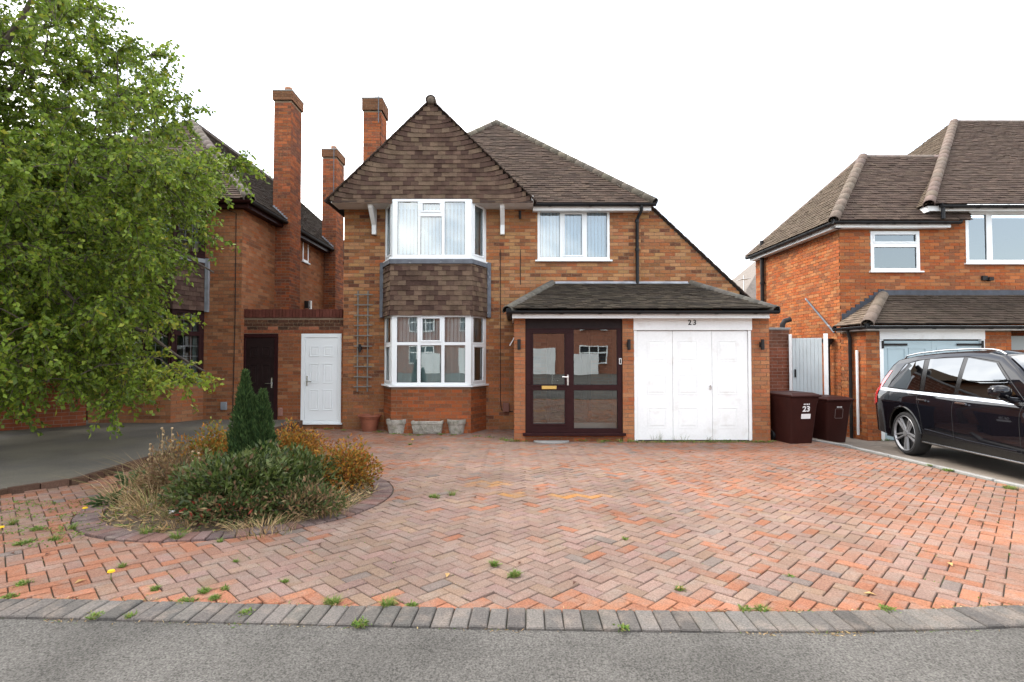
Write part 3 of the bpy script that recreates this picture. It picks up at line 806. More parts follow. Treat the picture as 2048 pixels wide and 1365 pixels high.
# tile hung apron between the bay windows, lead at its top and edges
zb0, zb1 = Z2 + 0.01, Z3 - 0.045
ap = MB()
for P, U, N, l in faces3: ap.obox(P + UZ * zb0 + N * 0.02, U * l, UZ * (zb1 - zb0), -N * 0.05)
apron = ap.build('bay_apron', M('felt'), hr)
for P, U, N, l in faces3:
    HS.tiles(P + N * 0.045 + UZ * (zb0 - 0.02) - U * 0.03, U, UZ + N * -0.012, [(0, 0), (l + 0.06, 0), (l + 0.06, zb1 - zb0 - 0.05), (0, zb1 - zb0 - 0.05)], col=tile_gable, ex=0.102, t0=0.02)
b = MB()
for P, U, N, l in faces3: b.obox(P + N * 0.072 - U * 0.04 + UZ * (zb1 - 0.085), U * (l + 0.08), UZ * 0.09, -N * 0.06)
b.build('lead_flashing', M('lead'), hr)
for sx, P in ((-1, bA), (1, bD)):
    b = MB(); x = P.x + sx * 0.06; b.obox((x - 0.03, YW - 0.075, zb0 - 0.03), (0.075, 0, 0), (0, 0.067, 0), (0, 0, zb1 - zb0 + 0.06)); b.build('lead_soaker', M('lead'), hr)
# upper right window
W_, H_ = wx1 - wx0, wz1 - wz0
window(hr, (wx0, YW - 0.012, wz0), UX, -UY, W_, H_, [(.055, .485, .07, H_ - .075), (.59, .965, .11, H_ - .115, True), (1.075, W_ - .055, .07, H_ - .075)], gm='glass_up', blind=20, sill=0.06)
# gable: overhang, soffit, tile hanging
GY = at(862, 300, 10.78).y; GX0, GX1 = at(652, 400, GY).x, at(1068, 402, GY).x
AP = at(862, 203, GY); ZS = at(860, 406, GY).z
gx = AP.x; GB = ZS + 0.03
b = MB(); b.box(GX0 + 0.1, GX1 - 0.01, GY + 0.02, YW - 0.008, ZS + 0.005, ZS + 0.03); b.build('soffit', M('soffit'), hr)
b = MB(); b.poly([(GX0 + 0.05, GY + 0.03, GB), (GX1 - 0.05, GY + 0.03, GB), (gx, GY + 0.03, AP.z)]); b.poly([(GX0 + 0.05, GY + 0.05, GB), (gx, GY + 0.05, AP.z), (GX1 - 0.05, GY + 0.05, GB)])
b.box(GX0 + 0.12, GX1 - 0.02, GY + 0.006, GY + 0.024, ZS + 0.006, GB + 0.02)
gable = b.build('gable', mat('gable_batten', (0.06, 0.044, 0.037), 0.95, spec=0.05), hr)
b = MB(); b.box(GX1 - 0.05, GX1 - 0.01, GY + 0.03, YW - 0.2, ZS + 0.035, ZS + 0.16); b.build('fascia', M('soffit'), hr)
gw, gh = GX1 - GX0, AP.z - GB
def gdef(a, b_, v, ua, ub):
    """courses sweep up towards the verges"""
    if ub - ua < 0.7: return None
    def up(u):
        d = min(u - ua, ub - u); return 0.062 * max(0.0, 1 - d / 0.30) ** 1.2
    x, y = up(a), up(b_)
    return (x, y) if max(x, y) > 1e-6 else None
HS.tiles((GX0, GY + 0.024, GB - 0.03), UX, UZ, [(0.03, 0), (gw - 0.03, 0), (gw / 2 + 0.03, gh), (gw / 2 - 0.03, gh)], col=tile_gable, ex=0.092, wt=0.160, t0=0.022, deform=gdef)
# roof planes
RO = MB()
def slab(mb, pts, t=0.05):
    pts = [V3(p) for p in pts]; n = (pts[1] - pts[0]).cross(pts[2] - pts[0]).normalized()
    if n.z > 0: n = -n
    mb.prism(pts, n * t)
ze = EAVE; kx = 3.44; apx = V3((-0.44, YW - 0.25 + kx, ze + kx * SLP))
e0, e1 = V3((-3.9, YW - 0.25, ze)), V3((3.0, YW - 0.25, ze))
RO.poly([e0, e1, apx])
slab(RO, [(3.0, YW - 0.04, ze), (5.12, YW - 0.04, ze - 2.12 * SLP), (5.12, 18.2, ze - 2.12 * SLP), (apx.x, 18.2, apx.z), apx], 0.02)
slab(RO, [e0, apx, (apx.x, 18.2, apx.z), (-3.9, 18.2, ze)])
zg = AP.z + 0.045; hwid = GX1 - gx + 0.05; gsl = (zg - (GB + 0.0)) / hwid
slab(RO, [(gx, GY + 0.04, zg), (gx, 13.3, zg), (gx - hwid, 13.3, zg - gsl * hwid), (gx - hwid, GY + 0.04, zg - gsl * hwid)], 0.03)
slab(RO, [(gx, GY + 0.04, zg), (gx + hwid, GY + 0.04, zg - gsl * hwid), (gx + hwid, 11.3, zg - gsl * hwid), (gx, 13.3, zg)], 0.03)
roof = RO.build('roof', M('felt'), hr)
# verge tile ends up the gable and the catslide
for sx in (-1, 1):
    n_ = 30
    for i in range(n_):
        t = (i + 0.5) / n_; L = hwid / n_
        p = V3((gx + sx * hwid * (1 - t), GY - 0.045, zg - gsl * hwid * (1 - t)))
        d = V3((-sx * L * 1.25, 0, gsl * L * 1.25)); nn = V3((sx * gsl, 0, 1)).normalized()
        b = MB(); b.obox(p + nn * (-0.010 + 0.004 * (i % 2)) - d * 0.5, d, V3((0, 0.2, 0)), nn * 0.017, tile_brown(p)); b.build('verge_tile', M('tile_attr'), roof)
for i in range(26):
    t = i / 26; p = V3((3.0 + 2.12 * t, YW - 0.065, ze - 2.12 * SLP * t)); d = V3((2.12 / 26 * 1.3, 0, -2.12 * SLP / 26 * 1.3)); nn = V3((SLP, 0, 1)).normalized()
    b = MB(); b.obox(p + nn * (0.004 + 0.006 * (i % 2)), d, V3((0, 0.25, 0)), nn * 0.022, tile_brown(p)); b.build('verge_tile', M('tile_attr'), roof)
hp = math.atan(SLP)
L = kx / math.cos(hp)
Oe = V3((0, YW - 0.25, ze)); Vd = V3((0, math.cos(hp), math.sin(hp)))
v7 = (zg - ze) / math.sin(hp)
HS.tiles(Oe - Vd * 0.05 + V3((0, 0, 0.02)), UX, Vd, [(GX1 - 0.18, 0), (3.02, 0), (apx.x, L), (gx - 0.15, v7 - 0.1)], col=tile_brown, ex=0.1)
hip_line(roof, e1 + V3((0.05, -0.05, 0.03)), apx + UZ * 0.03, r=0.10, base=(0.115, 0.098, 0.076))
hip_line(roof, V3((gx - 0.06, apx.y - (apx.x - gx) - 0.05, apx.z - (apx.x - gx) * SLP)), apx + UZ * 0.03, r=0.10, base=(0.115, 0.098, 0.076))
hip_line(roof, V3((gx, GY - 0.06, zg + 0.0)), V3((gx, 13.2, zg + 0.0)), r=0.11, base=(0.10, 0.078, 0.06))
b = MB(); b.lathe([(0.0, -0.05), (0.055, -0.045), (0.085, -0.02), (0.09, 0.05)], (gx, GY - 0.02, zg - 0.03), 16, 'y'); o = smooth_angle(b.build('ridge_end', M('hip'), roof), 60); o.color = (0.11, 0.085, 0.065, 1)
# gutter, fascia and downpipe of the main eave
gy = YW - 0.30
b = MB(); b.box(GX1 - 0.01, 2.98, YW - 0.20, YW - 0.17, ze - 0.15, ze - 0.03); b.box(GX1 - 0.01, 2.98, YW - 0.169, YW - 0.007, ze - 0.14, ze - 0.12); b.build('fascia', M('white_paint'), hr)
gutter(hr, (GX1 + 0.0, YW - 0.27, ze - 0.02), (3.06, YW - 0.27, ze - 0.02))
P = at(1283, 415, YW - 0.27); Q = at(1274, 440, YW - 0.06); B_ = at(1272, 572, YW - 0.06)
pipe(hr, [(P.x, P.y, ze - 0.06), (P.x, P.y, ze - 0.16), (Q.x, Q.y, Q.z), (Q.x, Q.y, B_.z - 0.1)], 0.036, collars=[(Q.x, Q.y, Q.z - 0.03), (Q.x, Q.y, Q.z - 0.65)])
# gallows brackets under the gable soffit
for px in (750, 1005):
    x = at(px, 440, YW).x; zt, zbm = ZS + 0.003, at(px, 471, YW).z
    b = MB(); y = YW - 0.007
    b.prism([(x - 0.045, y, zbm), (x - 0.045, y, zt), (x - 0.045, y - 0.42, zt), (x - 0.045, y - 0.40, zt - 0.07), (x - 0.045, y - 0.10, zbm + 0.20), (x - 0.045, y - 0.09, zbm)][::-1], (0.09, 0, 0))
    bevel(b.build('bracket', M('white_paint'), hr), 0.006)
# lamp high on the wall
P = at(1040, 432, YW); lantern(hr, (P.x, YW - 0.007, P.z), -UY, 0.85)
# chimney
cx0, cx1, cy0, cy1 = at(727, 260, 13.5).x, at(762, 260, 13.5).x, 13.5, 14.1
zc = at(740, 222, 13.5).z
ch, ztop = HS.stack(cx0, cx1, cy0, cy1, 4.5, zc, pal_chim, corb=0.045, nc=4)
b = MB(); cxm = (cx0 + cx1) / 2 + 0.05; b.lathe([(0.10, ztop), (0.10, ztop + 0.10), (0.13, ztop + 0.10), (0.13, ztop + 0.14), (0.0, ztop + 0.15)], (cxm, cy0 + 0.3, 0), 16)
smooth_angle(b.build('flue_cowl', M('chrome'), hr), 40)
b = MB(); b.tube([(cx1 - 0.05, cy0 - 0.08, zc - 0.35), (cx1 - 0.05, cy0 - 0.08, ztop + 0.65)], 0.011, 6); b.tube([(cx1 - 0.05, cy0 - 0.08, zc - 0.3), (cx1 - 0.05, cy0, zc - 0.3)], 0.012, 6); b.tube([(cx1 - 0.05, cy0 - 0.08, zc - 0.05), (cx1 - 0.05, cy0, zc - 0.05)], 0.012, 6)
b.build('aerial_mast', M('lead'), hr)

# ---- porch and garage in front
PY = 9.7
def pxx(px, Y=PY): return (px - CX) / F * Y
p0, p1, p2, p3, p4, p5 = pxx(1029), pxx(1050.5), pxx(1245), pxx(1268), pxx(1503), pxx(1538)
PT = at(1200, 634, PY).z
HS.wall((p0, PY, 0), UX, -UY, p1 - p0, PT, pal=pal_pier); HS.wall((p2, PY, 0), UX, -UY, p3 - p2, PT, pal=pal_pier, off=0.1); HS.wall((p4, PY, 0), UX, -UY, p5 - p4, PT, pal=pal_pier, off=0.05)
HS.wall((p0, YW, 0), -UY, -UX, YW - PY, PT, pal=pal_pier); HS.wall((p5, PY, 0), UY, UX, YW - PY, PT, pal=pal_pier)
for x in (p1, p2):
    c.quad((x, PY, 0), (x, PY + 0.22, 0), (x, PY + 0.22, PT), (x, PY, PT))
SZ = at(1145, 866, PY).z                                            # porch threshold
HS.wall((p1, PY + 0.02, 0), UX, -UY, p2 - p1, SZ - 0.03, pal=pal_bay)
c.quad((p1, PY + 0.3, 0.05), (p2 + 0.1, PY + 0.3, 0.05), (p2 + 0.1, YW, 0.05), (p1, YW, 0.05))
c.quad((p2 + 0.11, PY + 0.22, 0), (p2 + 0.11, YW, 0), (p2 + 0.11, YW, PT), (p2 + 0.11, PY + 0.22, PT))
# glazed porch screen with its door
def zy(py, Y=PY): return at(1140, py, Y).z
O = V3((p1 + 0.004, PY + 0.02, SZ)); fw_, fh_ = p2 - p1 - 0.008, zy(655) - SZ
def ux_(px): return pxx(px) - O.x
pn = [(ux_(1066), ux_(1130), zy(848.5) - SZ, zy(781) - SZ, True), (ux_(1066), ux_(1130), zy(770) - SZ, zy(667) - SZ, True),
      (ux_(1147.5), ux_(1235), zy(858) - SZ, zy(781) - SZ), (ux_(1147.5), ux_(1235), zy(770.5) - SZ, zy(659) - SZ)]
pw_ = window(hr, O, UX, -UY, fw_, fh_, pn, fm='mahogany', gm='glass_porch', d=0.08, sill=0.09, open_t=0.03, name='porch_door', sill_h=0.05)
b = MB(); b.box(p1 + 0.003, p2 - 0.003, PY + 0.03, PY + 0.11, zy(655) + 0.002, PT - 0.002); b.box(p1 + 0.003, p2 - 0.003, PY + 0.012, PY + 0.029, zy(657), zy(652)); b.build('porch_header', M('dark_door'), hr)
b = MB(); xx, zz = pxx(1098), zy(775.5); b.box(xx - 0.14, xx + 0.14, PY - 0.012, PY + 0.0055, zz - 0.034, zz + 0.034); bevel(b.build('letter_plate', M('brass'), pw_), 0.008)
b = MB(); hx = pxx(1135.5); b.box(hx - 0.016, hx + 0.016, PY - 0.006, PY + 0.019, zy(771), zy(750)); b.tube([(hx, PY - 0.005, zy(754.5)), (hx, PY - 0.055, zy(754.5)), (hx - 0.11, PY - 0.06, zy(754))], 0.010, 8)
smooth_angle(b.build('handle', M('chrome'), pw_), 40)
b = MB(); x = pxx(1240.5); b.box(x - 0.022, x + 0.022, PY - 0.012, PY + 0.019, zy(729), zy(717)); bell = bevel(b.build('doorbell', M('white_paint'), pw_), 0.004)
b = MB(); b.box(x - 0.012, x + 0.012, PY - 0.016, PY - 0.0125, zy(727.5), zy(718.5)); b.build('doorbell_face', M('black_plastic'), pw_)
b = MB(); vs = [(pxx(1102), PY - 0.02, 0.0)] + [(pxx(1102) + 0.33 * math.cos(math.pi + math.pi * i / 14), PY - 0.02 + 0.26 * math.sin(math.pi + math.pi * i / 14), 0.0) for i in range(15)]
b.prism([V3(v) + UZ * 0.0 for v in vs[1:]], (0, 0, 0.028)); bevel(b.build('door_step', M('concrete'), hr), 0.006)
# inside the porch: inner front door, mat, a board along the skirting
panel_door(hr, (0.75, YW - 0.03, 0.1), UX, -UY, 0.95, 2.05, 'mahogany', 'dark_door', [(0.1, 0.42), (0.5, 0.92)], 'inner_door', cill=False)
b = MB(); b.box(p1 + 0.12, p2 - 0.05, PY + 0.42, PY + 0.45, 0.06, SZ + 0.13); b.build('skirting_board', M('white_paint'), hr)
# garage: header board with the number, side-hinged panelled door
GZT = zy(661); gx0, gx1 = p3 + 0.002, p4 - 0.002
b = MB(); b.box(gx0 - 0.012, gx1 + 0.012, PY - 0.018, PY + 0.05, GZT, PT - 0.004); hd = bevel(b.build('garage_header', M('white_paint'), hr), 0.005)
text_mesh('house_number', '2', 0.135, M('iron'), hr, facing((pxx(1379), PY - 0.022, zy(646))), bold=0.002); text_mesh('house_number', '3', 0.135, M('iron'), hr, facing((pxx(1389), PY - 0.022, zy(646))), bold=0.002)
b = MB()
for q_ in (gx0, gx1 - 0.055):
    b = MB(); b.box(q_, q_ + 0.055, PY + 0.006, PY + 0.08, 0.02, GZT - 0.003); b.build('garage_frame', M('white_paint'), hr)
b = MB(); DY = PY + 0.03
lines = [gx0 + 0.058, pxx(1346), pxx(1425), gx1 - 0.058]
for i in range(3):
    b.box(lines[i] + 0.0025, lines[i + 1] - 0.0025, DY, DY + 0.04, 0.025, GZT - 0.008)
gd = bevel(b.build('garage_door', M('white_paint'), hr), 0.003)
b = MB(); b.box(gx0 + 0.05, gx1 - 0.05, DY + 0.05, DY + 0.06, 0.0, GZT); b.build('garage_backing', M('felt'), hr)
for cxp in ((1295, 1333), (1357, 1396), (1436, 1475)):
    for y0, y1 in ((682, 724), (749, 790), (816, 857)):
        xa, xb, za, zb = pxx(cxp[0]), pxx(cxp[1]), zy(y1), zy(y0)
        e = MB()
        t = 0.016
        for q in ((xa, xb, za, za + t), (xa, xb, zb - t, zb), (xa, xa + t, za + t, zb - t), (xb - t, xb, za + t, zb - t)):
            e.box(q[0], q[1], DY - 0.005, DY - 0.0005, q[2], q[3])
        e.add([(xa + 0.03, DY - 0.0006, za + 0.03), (xb - 0.03, DY - 0.0006, za + 0.03), (xb - 0.03, DY - 0.0006, zb - 0.03), (xa + 0.03, DY - 0.0006, zb - 0.03),
               (xa + 0.06, DY - 0.006, za + 0.06), (xb - 0.06, DY - 0.006, za + 0.06), (xb - 0.06, DY - 0.006, zb - 0.06), (xa + 0.06, DY - 0.006, zb - 0.06)],
              [(4, 5, 6, 7), (0, 1, 5, 4), (1, 2, 6, 5), (2, 3, 7, 6), (3, 0, 4, 7)])
        bevel(e.build('panel', M('white_paint'), gd), 0.004)
b = MB(); x = pxx(1421); z = zy(774); b.lathe([(0, -0.02), (0.018, -0.018), (0.018, 0)], (x, DY - 0.002, z + 0.018), 10, 'y'); b.box(x - 0.022, x + 0.022, DY - 0.022, DY - 0.001, z - 0.045, z); bevel(b.build('handle', M('chrome'), gd), 0.005)
# porch roof
EY = 9.44; ez = at(1300, 619, EY).z; tz = at(1240, 570, YW).z; ex0, ex1 = at(1014, 620, EY).x, at(1553, 620, EY).x; tx0, tx1 = at(1101, 568, YW).x, at(1384, 566, YW).x
run = YW - EY; pr_ = math.atan((tz - ez) / run); LV = run / math.cos(pr_)
b = MB(); b.poly([(ex0, EY, ez), (ex1, EY, ez), (tx1, YW - 0.007, tz), (tx0, YW - 0.007, tz)])
slab(b, [(ex0, EY, ez), (tx0, YW - 0.007, tz), (ex0, YW - 0.007, ez)], 0.03); slab(b, [(ex1, EY, ez), (ex1 + 0.0, YW - 0.007, ez), (tx1, YW - 0.007, tz)], 0.03)
pr = b.build('porch_roof', M('felt'), hr)
HS.tiles((0, EY - 0.03, ez + 0.012), UX, V3((0, math.cos(pr_), math.sin(pr_))), [(ex0, 0), (ex1, 0), (tx1, LV), (tx0, LV)], col=tile_porch, ex=0.098, t0=0.02)
for a, e in (((ex0 + 0.0, EY - 0.02, ez + 0.0), (tx0 + 0.02, YW - 0.03, tz + 0.03)), ((ex1, EY - 0.02, ez + 0.0), (tx1 - 0.02, YW - 0.03, tz + 0.03))):
    hip_line(pr, a, e, r=0.105, seg=0.36, base=(0.085, 0.078, 0.066), var=0.12)
b = MB(); b.obox((tx0 + 0.10, YW - 0.075, tz + 0.005), (tx1 - tx0 - 0.2, 0, 0), (0, 0.065, 0.055), (0, -0.012, 0.012)); b.build('lead_flashing', M('lead_light'), hr)
b = MB(); fz0, fz1 = at(1300, 637, 9.5).z, at(1300, 627, 9.5).z
b.box(ex0 + 0.12, ex1 - 0.10, 9.49, 9.515, fz0, fz1 + 0.03); b.box(ex0 + 0.12, ex1 - 0.10, 9.5155, YW - 0.3, fz0 + 0.012, fz0 + 0.03); b.box(ex0 + 0.095, ex0 + 0.119, 9.49, YW - 0.02, fz0, fz1 + 0.03)
b.build('fascia', M('white_paint'), hr)
gutter(hr, (ex0 + 0.0, 9.42, ez - 0.03), (ex1 + 0.03, 9.42, ez - 0.03), r=0.056, brk=0.75); gutter(hr, (ex0 + 0.035, 9.42, ez - 0.03), (ex0 + 0.035, YW - 0.02, ez - 0.03), r=0.056, brk=0.75)
for px in (1038, 1256, 1521):
    P = at(px, 690, PY); lantern(hr, (P.x, PY - 0.007, P.z), -UY, 0.92)
b = MB(); P = at(1024, 682, 9.95)                                   # small top-hung flap open on the side of the porch
b.obox((p0 - 0.01, 10.0, P.z + 0.07), (-0.09, 0, -0.16), (0, 0.4, 0), (0.02, 0, 0)); b.build('vent_flap', M('upvc'), hr)
# cables down the wall
for px, y0, y1 in ((1001, 500, 800), (1041, 500, 570)):
    a, e = at(px, y0, YW), at(px, y1, YW); b = MB(); b.tube([(a.x, YW - 0.012, a.z), (a.x, YW - 0.012, e.z)], 0.007, 6)
    if px == 1001: b.tube([(a.x, YW - 0.012, e.z), (a.x + 0.02, YW - 0.012, e.z - 0.22), (a.x + 0.15, YW - 0.012, e.z - 0.25), (a.x + 0.27, YW - 0.012, e.z - 0.25)], 0.009, 6)
    b.build('cable', M('iron'), hr)
P = at(1012, 815, YW); b = MB(); b.box(P.x - 0.07, P.x + 0.07, YW - 0.06, YW - 0.007, P.z - 0.1, P.z + 0.1); bevel(b.build('meter_box', mat('meter', (0.17, 0.07, 0.05), 0.6), hr), 0.01)
P = at(722, 697, YW); lantern(hr, (P.x, YW - 0.007, P.z), -UY, 0.8)
HS.finish(roof)

# ------------------------------------------------------------------ wall with the two side doors
PWY = 11.42
PW = House('passage_wall', 'low brick wall with brown door and white door between the two houses', (-4.8, PWY, 0.0)); PW.root['category'] = 'wall'
def pal_pw(P):
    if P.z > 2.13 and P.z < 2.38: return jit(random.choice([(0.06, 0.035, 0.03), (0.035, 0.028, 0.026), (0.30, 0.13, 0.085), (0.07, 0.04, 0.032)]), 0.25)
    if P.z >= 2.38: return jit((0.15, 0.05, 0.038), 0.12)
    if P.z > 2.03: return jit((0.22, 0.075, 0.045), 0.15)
    return jit(random.choice([(0.29, 0.115, 0.058), (0.25, 0.10, 0.055), (0.33, 0.17, 0.095), (0.20, 0.085, 0.05)]), 0.13)
x0, x1 = -5.90, -3.655
dx0, dx1 = at(602, 760, PWY).x, at(682.5, 760, PWY).x; kx0, kx1 = at(483, 760, PWY).x, at(556, 760, PWY).x
dz0, dz1 = at(640, 846, PWY).z, at(640, 668, PWY).z; kz0, kz1 = at(520, 853, PWY).z, at(520, 668, PWY).z
ptop = at(580, 636, PWY).z
PW.wall((x0, PWY, -0.02), UX, -UY, x1 - x0, ptop + 0.02, [(dx0 - x0, dx1 - x0, dz0 + 0.02, dz1 + 0.02), (kx0 - x0, kx1 - x0, kz0 + 0.02, kz1 + 0.02)], pal=pal_pw)
PW.core.quad((x0, PWY + 0.22, 0), (x1, PWY + 0.22, 0), (x1, PWY + 0.22, ptop), (x0, PWY + 0.22, ptop))
b = MB(); ct = at(580, 619, PWY).z; x = x0 + 0.01
while x < x1 - 0.05:
    b.box(x, x + 0.066, PWY - 0.02 + random.gauss(0, 0.002), PWY + 0.235, ptop + 0.004, ct + random.gauss(0, 0.003), jit((0.105, 0.036, 0.027), 0.16)); x += 0.073
b.build('coping', M('redbrick_attr'), PW.root, kind='stuff')
panel_door(PW.root, (dx0, PWY - 0.012, dz0), UX, -UY, dx1 - dx0, dz1 - dz0, 'upvc', 'upvc', [(0.12, 0.37), (0.45, 0.69), (0.77, 0.90)], 'white_door', fw=0.085, handle='left')
panel_door(PW.root, (kx0, PWY - 0.012, kz0), UX, -UY, kx1 - kx0, kz1 - kz0, 'mahogany', 'dark_door', [(0.12, 0.37), (0.45, 0.69), (0.77, 0.90)], 'brown_door', fw=0.085, handle='right')
P = at(562, 824, PWY); b = MB(); b.box(P.x - 0.05, P.x + 0.05, PWY - 0.05, PWY - 0.007, P.z - 0.09, P.z + 0.09); bevel(b.build('meter_box', mat('meter2', (0.27, 0.13, 0.10), 0.6), PW.root), 0.01)
PW.finish(n_obj=300)
# ------------------------------------------------------------------ the house on the left
def pal_left(P):
    return jit(random.choice([(0.31, 0.145, 0.080), (0.33, 0.165, 0.095), (0.28, 0.135, 0.078), (0.32, 0.125, 0.062), (0.21, 0.105, 0.068), (0.35, 0.19, 0.11)]), 0.12)
LZ = 0.17
LH = House('neighbouring_house', 'brick house half hidden by the tree, with brown windows and two tall chimneys', (-8.5, 11.3, LZ), seen=lambda p: topx(p)[0] > 405)
lr = LH.root; LX, LY = -5.865, 11.3
LE = at(495, 398, LY - 0.25).z
X0 = -13.0
LT = LE - 0.12
bx0, bx1 = at(0, 0, LY).x * 0 - 8.95, -6.66
LH.wall((X0, LY, LZ - 0.1), UX, -UY, LX - X0, LT - LZ + 0.1, [(bx0 + 0.1 - X0, bx1 - 0.1 - X0, 1.0, 2.4), (bx0 + 0.1 - X0, bx1 - 0.1 - X0, 3.5, 4.6)], pal=pal_left)
LH.wall((LX, LY, LZ - 0.1), UY, UX, 12.7, LT - LZ + 0.1, pal=pal_left, off=0.06)
c = LH.core; c.quad((X0, LY, 0), (X0, 24, 0), (X0, 24, LT), (X0, LY, LT)); c.quad((X0, 24, 0), (LX, 24, 0), (LX, 24, LT), (X0, 24, LT))
room_box(lr, -9.6, -6.2, LY + 0.02, 14.5, 0.3, 2.7); room_box(lr, -9.6, -6.2, LY + 0.02, 14.5, 2.9, LT - 0.05)
lA, lB, lC, lD = V3((bx0, LY, 0)), V3((bx0 + 0.31, 10.7, 0)), V3((bx1 - 0.31, 10.7, 0)), V3((bx1, LY, 0))
lf = []
for P, Q in ((lA, lB), (lB, lC), (lC, lD)):
    U = (Q - P); l = U.length; U.normalize(); lf.append((P, U, V3((U.y, -U.x, 0)), l))
z1, z2, z3, z4 = at(300, 764, 10.7).z, at(300, 617, 10.7).z, at(300, 505, 10.7).z, LT - 0.02
for i, (P, U, N, l) in enumerate(lf):
    LH.wall(P + UZ * (LZ - 0.1), U, N, l, z1 - LZ + 0.06, pal=pal_left)
    for za, zb, sp in ((z1, z2, 0.66), (z3, z4, 0.72)):
        hh = zb - za
        if i == 1:
            w3 = l / 3; pn = []
            for kk in range(3): pn += [(w3 * kk + 0.07, w3 * (kk + 1) - 0.07, 0.09, hh * sp - 0.04, kk != 1), (w3 * kk + 0.07, w3 * (kk + 1) - 0.07, hh * sp + 0.05, hh - 0.08)]
        else: pn = [(0.10, l - 0.12, 0.09, hh * sp - 0.04, True), (0.10, l - 0.12, hh * sp + 0.05, hh - 0.08)]
        win = window(lr, P + UZ * za, U, N, l, hh, pn, fm='mahogany', gm='glass' if za < 3 else 'glass_up', sill=0.06, blind=None)
        for p in pn:                                               # leaded lights and white net behind
            g = MB(); Q = P + UZ * za - N * 0.024
            nx_ = max(1, int((p[1] - p[0]) / 0.13)); nz_ = max(1, int((p[3] - p[2]) / 0.2))
            for q in range(1, nx_): g.obox(Q + U * (p[0] + (p[1] - p[0]) * q / nx_ - 0.003) + UZ * p[2], U * 0.006, UZ * (p[3] - p[2]), -N * 0.003)
            for q in range(1, nz_): g.obox(Q + U * p[0] + UZ * (p[2] + (p[3] - p[2]) * q / nz_ - 0.003), U * (p[1] - p[0]), UZ * 0.006, -N * 0.003)
            g.build('leaded_lattice', M('lead_light'), win)
        g = MB(); D = -N * 0.14
        for q in range(2):
            ua, ub = (0.05, 0.05 + 0.16 * l) if q == 0 else (l - 0.05 - 0.16 * l, l - 0.05)
            n_ = 8
            for t in range(n_):
                a, e = lerp(ua, ub, t / n_), lerp(ua, ub, (t + 1) / n_)
                d0, d1 = (0.03 if t % 2 else 0), (0 if t % 2 else 0.03)
                g.quad(P + UZ * (za + 0.05) + U * a + D - N * d0, P + UZ * (za + 0.05) + U * e + D - N * d1, P + UZ * (zb - 0.05) + U * e + D - N * d1, P + UZ * (zb - 0.05) + U * a + D - N * d0)
        g.build('net_curtain', M('net'), win)
b = MB()
for P, U, N, l in lf: b.obox(P + UZ * (z2 + 0.01) + N * 0.02, U * l, UZ * (z3 - z2 - 0.06), -N * 0.05)
b.build('bay_apron', M('felt'), lr)
def tile_left(P): return jit(random.choice([(0.085, 0.056, 0.05), (0.10, 0.065, 0.055), (0.125, 0.085, 0.07)]), 0.13)
for P, U, N, l in lf:
    LH.tiles(P + N * 0.045 + UZ * (z2 - 0.01) - U * 0.03, U, UZ - N * 0.012, [(0, 0), (l + 0.06, 0), (l + 0.06, z3 - z2 - 0.12), (0, z3 - z2 - 0.12)], col=tile_left)
b = MB()
for P, U, N, l in lf: b.obox(P + N * 0.075 - U * 0.04 + UZ * (z3 - 0.13), U * (l + 0.08), UZ * 0.085, -N * 0.06)
b.build('lead_flashing', M('lead_light'), lr)
b = MB(); b.box(bx1 + 0.035, bx1 + 0.105, LY - 0.075, LY - 0.008, z2 - 0.03, z3 - 0.03); b.build('lead_soaker', M('lead_light'), lr)
# roof
lk = 3.28; la = V3((-5.60 - lk, LY - 0.25 + lk, LE + lk * SLP)); c0 = V3((-5.60, LY - 0.25, LE)); c1 = V3((-12.2, LY - 0.25, LE)); YB = 24.2
b = MB(); b.poly([c1, c0, la]); b.poly([c0, (c0.x, YB, LE), (la.x, YB - lk, la.z), la]); b.poly([c1, la, (la.x, YB - lk, la.z), (c1.x, YB, LE)]); b.poly([(c0.x, YB, LE), (c1.x, YB, LE), (la.x, YB - lk, la.z)])
lroof = b.build('roof', M('felt'), lr)
ang = math.atan(SLP); Ls = lk / math.cos(ang)
LH.tiles(V3((0, c0.y, LE)) + V3((0, -0.03, 0)), UX, (0, math.cos(ang), math.sin(ang)), [(c1.x, 0), (c0.x, 0), (la.x, Ls)], col=tile_brown)
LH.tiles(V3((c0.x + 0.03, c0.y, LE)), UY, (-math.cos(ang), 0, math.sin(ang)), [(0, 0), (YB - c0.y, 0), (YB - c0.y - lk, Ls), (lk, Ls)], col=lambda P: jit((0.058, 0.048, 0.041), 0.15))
hip_line(lroof, c0 + V3((0.03, -0.03, 0.02)), la + UZ * 0.02, r=0.12, base=(0.15, 0.128, 0.108), var=0.1); hip_line(lroof, c1 + V3((-0.03, -0.03, 0.02)), la + UZ * 0.02, r=0.12, base=(0.13, 0.11, 0.09), var=0.1)
hip_line(lroof, la + UZ * 0.02, V3((la.x, YB - lk, la.z + 0.02)), r=0.11, base=(0.10, 0.085, 0.072))
b = MB(); b.box(X0 + 0.8, -5.66, LY - 0.19, LY - 0.16, LE - 0.17, LE - 0.02); b.box(X0 + 0.8, -5.66, LY - 0.159, LY - 0.007, LE - 0.16, LE - 0.14)
b.box(-5.69, -5.66, LY - 0.155, 24, LE - 0.17, LE - 0.02); b.box(LX + 0.007, -5.691, LY - 0.007, 24, LE - 0.16, LE - 0.14); b.build('fascia', M('mahogany'), lr)
gutter(lr, (X0 + 0.8, LY - 0.25, LE - 0.03), (-5.56, LY - 0.25, LE - 0.03), m='mahogany'); gutter(lr, (-5.585, LY - 0.25, LE - 0.03), (-5.585, 24, LE - 0.03), m='iron')
